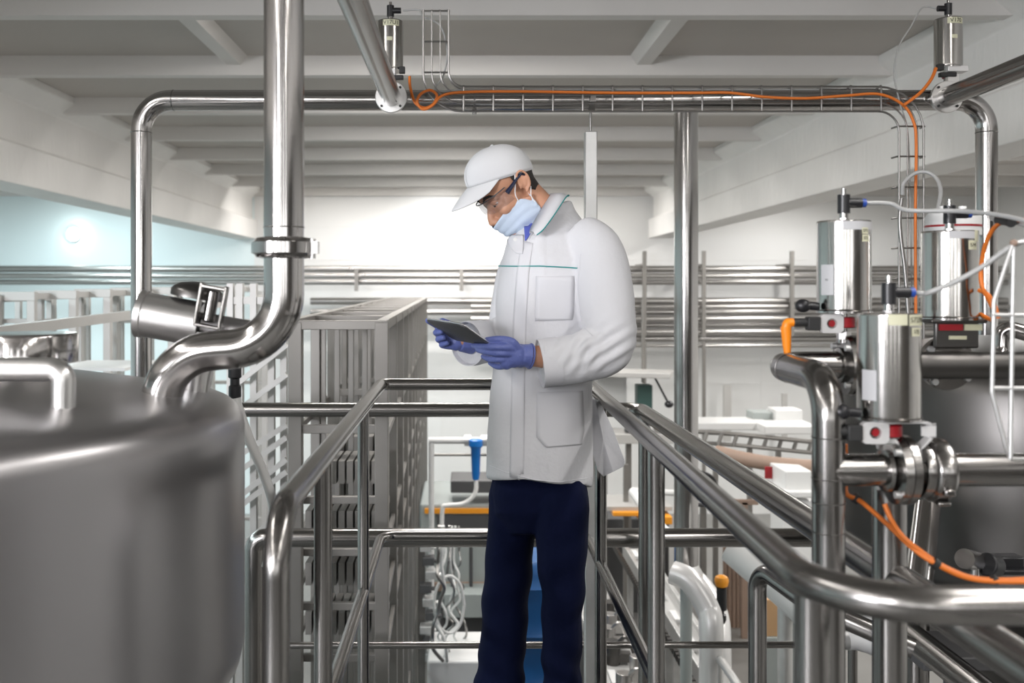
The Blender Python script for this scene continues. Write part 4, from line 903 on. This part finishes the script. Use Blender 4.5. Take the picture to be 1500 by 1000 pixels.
# visor
vth=math.radians(59)
vf=V((-math.cos(vth)*math.cos(ps),-math.cos(vth)*math.sin(ps),-math.sin(vth)))
g=G(); rows=[]; A=68; NV=30
for j in range(11):
    t=j/10; row=[]
    for k in range(NV+1):
        d=-A+2*A*k/NV; ph=math.radians(d); f,l=rim(ph); L=.096*max(0,1-(d/A)**2)**.36
        p=CP(f*.995,l*.995,.004*math.cos(ph)); q=p+vf*(L*t)-hu*0+cu*(.010*math.sin(math.pi*t*.5)*max(0,1-(d/A)**2)) 
        row.append(q)
    rows.append(row)
g.grid(rows); part('visor',g,'cap',capo,ang=180,solid=.003)
# glasses
gl=thing('x','x','x'); bpy.data.objects.remove(gl)
g=G(); rows=[]
for j in range(7):
    u=.022-.046*j/6; row=[]
    for k in range(31):
        az=math.radians(-78+156*k/30); cut=1.0
        uu=u if u>0 else u*(1-.55*math.exp(-(az/.22)**2))
        row.append(H(.032+.094*math.cos(az)-.004*(j-3)**2*.1, .075*math.sin(az), uu+.004))
    rows.append(row)
g.grid(rows); lens=part('safety_glasses',g,'lens',man,ang=180)
g=G(); g.tube([H(.032+.095*math.cos(math.radians(-78+156*k/30)),.0755*math.sin(math.radians(-78+156*k/30)),.027) for k in range(31)],.0016,8); part('brow_bar',g,'tab_b',lens)
for s in (-1,1):
    g=G(); g.tube([H(.058,.0765*s,.010),H(.050,.078*s,.012),H(.03,.079*s,.016),H(.006,.078*s,.022),H(-.012,.079*s,.024),H(-.022,.077*s,.012)],[.0075,.0072,.0058,.0045,.004,.003],12); part('temple_arm',g,'frame',lens)
# mask
g=G(); rows=[]; NR=16; NA=40
for j in range(NR+1):
    v=j/NR; row=[]
    for k in range(NA+1):
        al=math.radians(-105+210*k/NA); c=math.cos(al); ac=abs(math.sin(al))
        ut=-.056+.026*min(1,ac*1.25)-.030*math.exp(-((abs(al)-1.62)/.16)**2); ub=-.130+.010*ac**2
        u=ut+(ub-ut)*v
        Rf=(.112-.012*v-.030*max(0,v-.62)/.38) ; Rl=(.071+.004*math.sin(v*3.14)-.010*max(0,v-.75)/.25)
        pl=.0016*math.sin(v*math.pi*7)*(1-.5*ac)
        nose=.010*math.exp(-(al/.35)**2)*(1-v)**2
        f=.012+(Rf+pl+nose)*(c if c>0 else c*.35)
        row.append(H(f,(Rl+pl)*math.sin(al)*1.0,u))
    rows.append(row)
g.grid(rows); mk=part('face_mask',g,'mask',man,ang=180,solid=.0015)
for s in (-1,1):
    g=G(); g.tube(smooth_path([rows[1][NA-6] if s>0 else rows[1][6],H(.040,.076*s,-.010),H(.022,.079*s,.012),H(.004,.079*s,.034)],5),.0016,8); g.tube(smooth_path([rows[8][NA-1] if s>0 else rows[8][1],H(.004,.074*s,-.050),H(-.006,.077*s,-.034),H(-.014,.078*s,-.024)],5),.0016,8); part('ear_loop',g,'strap',mk)
# shirt at the neck
g=G(); g.tube([MP(770,352,-.06),MP(782,346,-.05),MP(800,345,-.03)],[.03,.04,.05],20); g.ell(MP(790,365,-.03),(.055,.09,.07)); part('shirt',g,'shirt',man)
# ---------------- coat
def ringpts(pl,pr,py,b,dc,tilt=0,n=40,ex=2.3,yaw=0.0):
    c=(pl+pr)/2; a=(pr-pl)/2; out=[]
    for k in range(n):
        t=2*math.pi*k/n; ct,st=math.cos(t),math.sin(t)
        x=a*math.copysign(abs(ct)**(2/ex),ct); y=b*math.copysign(abs(st)**(2/ex),st)
        out.append(MP(c+x, py+tilt*(x/a), dc+y+yaw*x/a))
    return out
g=G()
R_c=[(784,836,300,.060,.012,-6),(775,842,316,.072,.01,-8),(759,854,331,.098,.0,-6),(746,868,345,.130,-.005,-4),(743,880,357,.15,.005,0),(736,890,378,.168,.0,0),(730,890,410,.172,0,0),(727,886,450,.168,0,0),(725,880,495,.160,0,0),(722,872,535,.160,0,0),(719,868,570,.170,0,0),(717,869,610,.180,0,2),(716,869,650,.186,0,6),(715,868,690,.188,0,6),(714,867,706,.188,0,7)]
g.loft([ringpts(a,b,y,d,dc,t) for a,b,y,d,dc,t in R_c])
SL=[MP(850,352,-.07),MP(872,368,-.115),MP(884,410,-.155),MP(889,455,-.178),MP(892,490,-.190),MP(885,511,-.200),MP(862,520,-.212),MP(830,527,-.222),MP(806,532,-.226),MP(794,533.5,-.228)]
g.tube(smooth_path(SL,6),[x for i in range(9) for x in [([.074,.080,.079,.078,.077,.077,.075,.070,.068,.067][i]*(1-k/6)+[.074,.080,.079,.078,.077,.077,.075,.070,.068,.067][i+1]*k/6) for k in range(6)]]+[.067],28)
SRt=[MP(778,366,.10),MP(758,400,.15),MP(748,450,.165),MP(742,486,.135),MP(728,496,.07),MP(708,500,.0),MP(690,503,-.045)]
g.tube(smooth_path(SRt,6),.066,24)
# cloth folds: displace after the union
me=remesh(g,.0058,3,'coat',.5)
def fold(p):
    d=0.0
    px=VX+p.x*F/p.y; py=VY+(CZ-p.z)*F/p.y; dd=p.y-YM
    n=noise.noise(V((p.x*7,p.y*5,p.z*5)))*.0055+noise.noise(V((p.x*16+3,p.y*14,p.z*13)))*.0022
    d+=n
    if dd<-.10:                                    # sleeve elbow creases
        w=math.exp(-((px-880)/46)**2-((py-508)/30)**2); s=(px-905)*.62+(py-470)*.95
        d+=.006*w*math.sin(s*.30)
        w2=math.exp(-((px-850)/30)**2-((py-516)/26)**2); d+=.005*w2*math.sin(((px-850)*.9+(py-516)*.45)*.36+1)
    if py>540 and py<720:
        d+=.004*math.sin((px-715)*.075+(py-540)*.012+dd*9)*min(1,(py-540)/80)
    if 340<py<520 and dd<.0 and px<800:
        d+=.003*math.sin((px-730)*.14-(py-350)*.05)
    return d
me.update()
nrm=[v.normal.copy() for v in me.vertices]
for v,nv in zip(me.vertices,nrm): v.co+=nv*fold(v.co)
coat=link('coat',me,'coat',man,ang=180)
bv=BVHTree.FromPolygons([v.co+V(coat.get('_o')) for v in coat.data.vertices],[p.vertices[:] for p in coat.data.polygons])
CAM=V((0,0,CZ))
def hit(px,py,off=.002):
    d=(P(px,py,3.0)-CAM).normalized(); loc,nv,_,_=bv.ray_cast(CAM,d)
    if loc is None: return None
    return loc+nv*off if nv.dot(d)<0 else loc-nv*off
def hits(pts,off=.002): 
    return [q for q in (hit(x,y,off) for x,y in pts) if q is not None]
def seam(pts,r,m,name,off=.001,n=6):
    dense=[]
    for (a,b),(c,d) in zip(pts,pts[1:]):
        for k in range(n): dense.append((a+(c-a)*k/n,b+(d-b)*k/n))
    dense.append(pts[-1]); q=hits(dense,off)
    if len(q)>2:
        g=G(); g.tube(q,r,8); return part(name,g,m,coat)
def patch(poly_l,poly_r,nu,nv,name,m,off=.0035):
    """quad patch laid on the coat; poly_l / poly_r: left and right edge polylines top to bottom (same count)"""
    rows=[]
    for (a,b),(c,d) in zip(poly_l,poly_r):
        row=[hit(a+(c-a)*k/nu,b+(d-b)*k/nu,off) for k in range(nu+1)]
        if any(x is None for x in row): continue
        rows.append(row)
    g=G(); g.grid(rows); return part(name,g,m,coat,ang=180,solid=.001)
def edge(pts,n):
    out=[]
    tot=len(pts)-1
    for i in range(n+1):
        t=i/n*tot; k=min(int(t),tot-1); f=t-k; out.append((pts[k][0]+(pts[k+1][0]-pts[k][0])*f,pts[k][1]+(pts[k+1][1]-pts[k][1])*f))
    return out
seam([(731,389.5),(760,390),(790,389.5),(820,391),(846,392.5)],.0017,'teal','teal_piping',.0012)
patch(edge([(764,352),(757,400),(752,470),(750,540),(748,620),(747,698)],40),edge([(781,356),(775,400),(771,470),(769,540),(768,620),(767,704)],40),6,40,'button_placket','coat_d',.0022)
patch(edge([(785,404),(784,470)],12),edge([(841,404),(840,456),(838,468)],12),8,12,'chest_pocket','coat_d',.0026)
patch(edge([(786,574),(786,640),(800,655)],16),edge([(853,572),(855,630),(851,651)],16),10,16,'hip_pocket','coat_d',.0026)
seam([(851,372),(848,400),(846,430),(850,458),(860,484),(868,492)],.0012,'coat_d','armhole_seam',.0006)
seam([(718,682),(740,691),(780,702),(820,706),(866,699)],.0012,'coat_d','hem_stitch',.0006)
# front opening step at the hem
# collar
def cring(pts,r0): pass
g=G()
# right (near) collar leaf: strip from the nape down to the throat
cin=[MP(806,299,.07),MP(813,300,.02),MP(808,304,-.045),MP(798,314,-.085),MP(788,328,-.108),MP(780,342,-.122),MP(775,350,-.130)]
cout=[MP(830,286,.085),MP(833,288,.02),MP(829,290,-.07),MP(817,308,-.125),MP(806,324,-.152),MP(795,338,-.168),MP(785,346,-.172)]
ct=[MP(803,288,.06),MP(808,284,.02),MP(806,288,-.035),MP(800,297,-.062),MP(791,311,-.085),MP(782,326,-.102),MP(776,338,-.112)]
cin=smooth_path(cin,5); cout=smooth_path(cout,5); ct=smooth_path(ct,5)
g.grid([cin,ct,[ (a*.4+b*.6)+V((0,-.004,.006)) for a,b in zip(ct,cout)],cout]); col=part('collar',g,'coat_d',coat,ang=180,solid=.003)
g=G(); g.tube([p+V((0,-.002,.002)) for p in cout[6:-1]],.0016,8); g.tube([cout[9]+V((0,-.003,.003)),(cout[9]+cout[4])*.5+V((.004,-.004,.004)),cout[3]+V((0,-.003,.003)),(cout[3]+cout[12])*.5+V((-.008,-.006,.006))],.0016,8); part('teal_piping',g,'teal',col)
# far collar leaf under the mask
patch(edge([(749,346),(744,354),(748,363),(757,372)],8),edge([(767,345),(768,352),(768,362),(766,373)],8),8,8,'collar_leaf','coat_d',.004)
for (x,y) in ((755,350),):
    q=hit(x,y,.004)
    if q: 
        g=G(); patch(edge([(768.5,333),(769.5,343),(770,353)],8),edge([(786,330),(779,342),(771,353)],8),6,8,'shirt_front','shirt',.003)
    q=hit(757,352,.006) or MP(756,349,-.146); g.lathe([(.003,0),(.006,.0005),(.006,.0025),(.003,.003)],q,(-.2,-1,.2),16); part('snap_button',g,'white_p',coat)
# cuffs
def cuff(pts,r0,r1,name):
    a,b=V(pts[0]),V(pts[1]); g=G(); ax=(b-a).normalized(); L=(b-a).length
    n_,b_=frame_of(ax); rr=[]
    prof=[(r0,0),(r0*1.0,L*.5),(r1,L),(r1-.003,L),(r0-.010,L*.4)]
    ids=[]
    for r,h in prof: ids.append([a+ax*h+(n_*math.cos(2*math.pi*k/36)+b_*math.sin(2*math.pi*k/36))*r*(1+.03*math.sin(3*2*math.pi*k/36)) for k in range(36)])
    g.loft(ids,cap=False); part(name,g,'coat_d',coat,ang=60)
cuff([MP(818,530,-.224),MP(791,533.5,-.2285)],.0695,.0700,'cuff'); cuff([MP(705,501,-.012),MP(684,504,-.056)],.067,.068,'cuff')
# coat tail poking out under the rail
tl=[(864,582),(872,585),(882,594),(898,628),(916,676),(914,683),(898,691),(884,698),(876,690),(868,662),(862,630)]
cx0=sum(p[0] for p in tl)/len(tl); cy0=sum(p[1] for p in tl)/len(tl)
g=G(); R0=[MP(x,y,.105+.012*math.sin(x*.25)) for x,y in tl]; R1=[p+V((0,.006,0)) for p in R0]
mid0=MP(884,645,.085); i0=g.ring(R0); i1=g.ring(R1); g.bridge(i0,i1); g.v+= [mid0, mid0+V((0,.006,0))]; k0=len(g.v)-2
for k in range(len(tl)): g.f.append((i0[(k+1)%len(tl)],i0[k],k0)); g.f.append((i1[k],i1[(k+1)%len(tl)],k0+1))
part('coat_tail',g,'coat',coat,ang=50,bevel=.002)
# ---------------- gloves
def glove(fs,palm,wrist,name):
    g=G()
    for f,rr in zip(fs,LRad): g.tube(smooth_path(f,4),[x for i in range(3) for x in [rr[i]+(rr[i+1]-rr[i])*k/4 for k in range(4)]]+[rr[3]],14); g.ell(f[-1],rr[3],None,10,8)
    for p,r in palm: g.ell(p,r,None,20,14)
    for i in range(len(palm)-1): g.tube([palm[i][0],palm[i+1][0]],[min(palm[i][1])*.95,min(palm[i+1][1])*.95],16)
    for f in fs[1:]: g.tube([f[0],palm[0][0]],[.0135,.02],12)
    g.tube(wrist[0],wrist[1],24)
    return link(name,remesh(g,.0022,3,name,.5),'glove',man,ang=180)
gw=[MP(764,520,-.243),MP(772,521,-.237),MP(776.5,521.5,-.235)]
gL=glove(LFing,[(MP(752,520,-.257),(.036,.022,.036)),(MP(762,521,-.246),(.028,.026,.034)),(MP(742,528,-.258),(.02,.018,.026))],(gw,[.031,.0335,.0355]),'glove')
g=G(); g.torus(MP(776.5,521.5,-.235),(gw[2]-gw[0]),.0345,.0025,32,8); part('rolled_edge',g,'glove',gL)
gR=glove(RFing,[(MP(668,500,-.067),(.024,.022,.028)),(MP(674,501,-.06),(.02,.02,.026))],([MP(674,501,-.06),MP(684,502,-.05),MP(692,503,-.04)],[.028,.031,.033]),'glove')
# ---------------- tablet (own thing)
Am,Bm,Cm,Dm=MP(622,467,-.150),MP(677,475.5,-.315),MP(719.5,505,-.252),MP(666,497,-.087)
tb=thing('tablet','grey backed tablet with a silver edge held in both blue gloved hands','tablet',tuple((Am+Cm)/2))
uu=(Dm-Am); vv=(Bm-Am); nn=vv.cross(uu).normalized()
if nn.z<0: nn=-nn                       # up = screen side
def trect(m,h):
    pts=[]; r=.10
    for (cx,cy,a0) in ((1-r*1.4,1-r,0),(r*1.4,1-r,90),(r*1.4,r,180),(1-r*1.4,r,270)):
        for k in range(7):
            a=math.radians(a0+k*15); pts.append(Am+uu*(.5+(cx+r*1.4*math.cos(a)-.5)*m)+vv*(.5+(cy+r*math.sin(a)-.5)*m)+nn*h)
    return pts
g=G(); g.loft([trect(.955,-.0035),trect(.99,-.0025),trect(1.0,.001)]); part('back_shell',g,'tab_b',tb,ang=30)
g=G(); g.loft([trect(1.0,.001),trect(1.008,.0018),trect(1.008,.0042),trect(1.0,.005)]); part('edge_frame',g,'tab_e',tb,ang=30)
g=G(); g.loft([trect(.985,.0048),trect(.985,.0056)]); part('screen',g,'screen',tb,ang=30)
# ---------------- trousers
g=G()
def lring(pl,pr,py,b,dc,tilt=0): return ringpts(pl,pr,py,b,dc,tilt,32,2.4)
g.loft([lring(724,790,690,.11,.03),lring(715,788,725,.12,.04),lring(715,787,740,.12,.045),lring(713,783,780,.115,.06),lring(711,779,820,.108,.065),lring(708,777,860,.102,.07),lring(706,774,900,.10,.075),lring(702,772,940,.10,.08),lring(697,769,975,.102,.08),lring(693,766,1010,.105,.08),lring(691,764,1050,.11,.08)])
g.loft([lring(784,856,690,.11,-.03),lring(784,864,728,.12,-.045),lring(784,865,745,.122,-.05),lring(784,862,780,.12,-.055),lring(786,859,820,.112,-.06),lring(790,856,860,.105,-.06),lring(793,853,900,.102,-.06),lring(795,851,950,.102,-.055),lring(796,850,1000,.104,-.05),lring(797,850,1050,.108,-.05)])
g.loft([lring(730,852,670,.13,0),lring(720,862,722,.145,0),lring(722,863,752,.13,0),lring(742,850,782,.10,0)])
me=remesh(g,.006,3,'trousers',.5)
me.update(); nrm=[v.normal.copy() for v in me.vertices]
for v,nv in zip(me.vertices,nrm):
    px=VX+v.co.x*F/v.co.y; py=VY+(CZ-v.co.z)*F/v.co.y
    d=noise.noise(V((v.co.x*8,v.co.y*8,v.co.z*4)))*.006+.004*math.sin(py*.09+px*.05)*math.exp(-((py-870)/60)**2)+.005*math.sin(py*.12-px*.08)*math.exp(-((py-990)/40)**2)
    v.co+=nv*d
tr=link('trousers',me,'trou',man,ang=180)
# shoes
for L,dx in ((legR,-1),(legL,-1)):
    a=L[-1]; g=G()
    base=V((a.x,a.y,FLR)); pts=[]
    for t,(w,h) in zip((0,.15,.4,.65,.85,1),((.03,.06),(.04,.085),(.042,.08),(.048,.055),(.044,.04),(.02,.025))):
        c=base+V((.07-.27*t,-.10*t+.02,0)); dirv=V((-.27,-.10,0)).normalized(); sd=V((-dirv.y,dirv.x,0))
        pts.append([c+sd*(w*math.cos(2*math.pi*k/16))+V((0,0,h*.5+h*.5*math.sin(2*math.pi*k/16))) for k in range(16)])
    g.loft(pts); part('shoe',g,'shoe',man,ang=60)

# ------------------------------------------------------------------ light
def area(name, loc, rot, sx, sy, power, col=(1,1,1)):
    l=bpy.data.lights.new(name,'AREA'); l.shape='RECTANGLE'; l.size=sx; l.size_y=sy; l.energy=power; l.color=col
    o=bpy.data.objects.new(name,l); C.objects.link(o); o.location=loc; o.rotation_euler=rot; return o
def look(o, tgt):
    o.rotation_euler=(V(tgt)-o.location).to_track_quat('-Z','Y').to_euler()
R_=math.radians
# unseen lights added for the middle bay, tucked behind the ribs
for k,y in enumerate(ribY):
    if 5<y<15.5:
        area('hidden_strip',(-.25,y+.30,rz(1.615)),(0,0,0),(1.6 if y<14 else 5.0),.10,(52 if y<14 else 85),(1,.965,.93))
for y in (-3.0,-.8,1.2):
    for x in (-2.2,1.6): area('ceiling_strip_near',(x,y,rz(1.60)),(0,0,0),.14,1.5,24,(1,.97,.94))
# side bays
for y in (0,3.5,7,10.5,14): 
    area('left_bay_strip',(-6.0,y,rz(1.55)),(0,0,0),.3,2.6,125,(.80,.96,1))
    area('right_bay_strip',(5.2,y,rz(1.55)),(0,0,0),.3,2.6,105,(1,.98,.95))
# flood on the far wall
s=bpy.data.lights.new('wall_flood','SPOT'); s.energy=150; s.spot_size=R_(95); s.spot_blend=1; s.shadow_soft_size=.3
o=bpy.data.objects.new('wall_flood',s); C.objects.link(o); o.location=(-.45,14.99,rz(1.57)); look(o,(-.42,16.5,rz(.45)))
# added key light behind the viewer, left; no window there
k=area('key_light',(-1.9,-2.6,rz(.65)),(0,0,0),.45,1.3,36,(1,.99,1)); look(k,(.2,3.0,rz(.1)))
k=area('side_light',(-4.7,-3.2,rz(.42)),(0,0,0),1.5,.9,300,(.95,.95,1)); look(k,(-.2,2.4,rz(0)))  # unseen light added to brighten the tank and the chest
k=area('low_band_light',(.5,-4.3,rz(.25)),(0,0,0),5.0,.5,16); look(k,(.5,3.0,rz(.1)))  # added wide light for the highlight line along level pipes
for x_ in (-1.0,.5,2.1): k=area('rear_streak_light',(x_,-4.4,rz(.6)),(0,0,0),.16,2.0,8); look(k,(x_*.8,3,rz(.2)))  # added tall lights for streaks on the upright steel
w=bpy.data.worlds.new('World'); bpy.context.scene.world=w; w.use_nodes=True
w.node_tree.nodes['Background'].inputs[0].default_value=(.8,.85,.9,1); w.node_tree.nodes['Background'].inputs[1].default_value=.3
# ------------------------------------------------------------------ camera
cd=bpy.data.cameras.new('camera'); cam=bpy.data.objects.new('camera',cd); C.objects.link(cam)
cam.location=(0,0,CZ); cam.rotation_euler=(R_(90),0,0); cd.lens=35; cd.sensor_width=36; cd.sensor_fit='HORIZONTAL'
cd.shift_x=(750-VX)/1500; cd.shift_y=-(500-VY)/1500
cd.clip_start=.05; cd.clip_end=100
cd.dof.use_dof=True; cd.dof.focus_distance=2.95; cd.dof.aperture_fstop=4.0
sc=bpy.context.scene; sc.camera=cam
sc.view_settings.view_transform='Standard'; sc.view_settings.look='None'; sc.view_settings.exposure=.35; sc.view_settings.gamma=1
try: sc.view_settings.use_curve_mapping=False
except Exception: pass
sc.cycles.use_denoising=True
try: sc.cycles.denoiser='OPENIMAGEDENOISE'
except Exception: pass
sc.cycles.max_bounces=8; sc.cycles.diffuse_bounces=4; sc.cycles.glossy_bounces=5; sc.cycles.transparent_max_bounces=8
sc.cycles.sample_clamp_indirect=6; sc.cycles.caustics_reflective=False; sc.cycles.caustics_refractive=False
for o in list(bpy.data.objects):
    if '_o' in o: del o['_o']
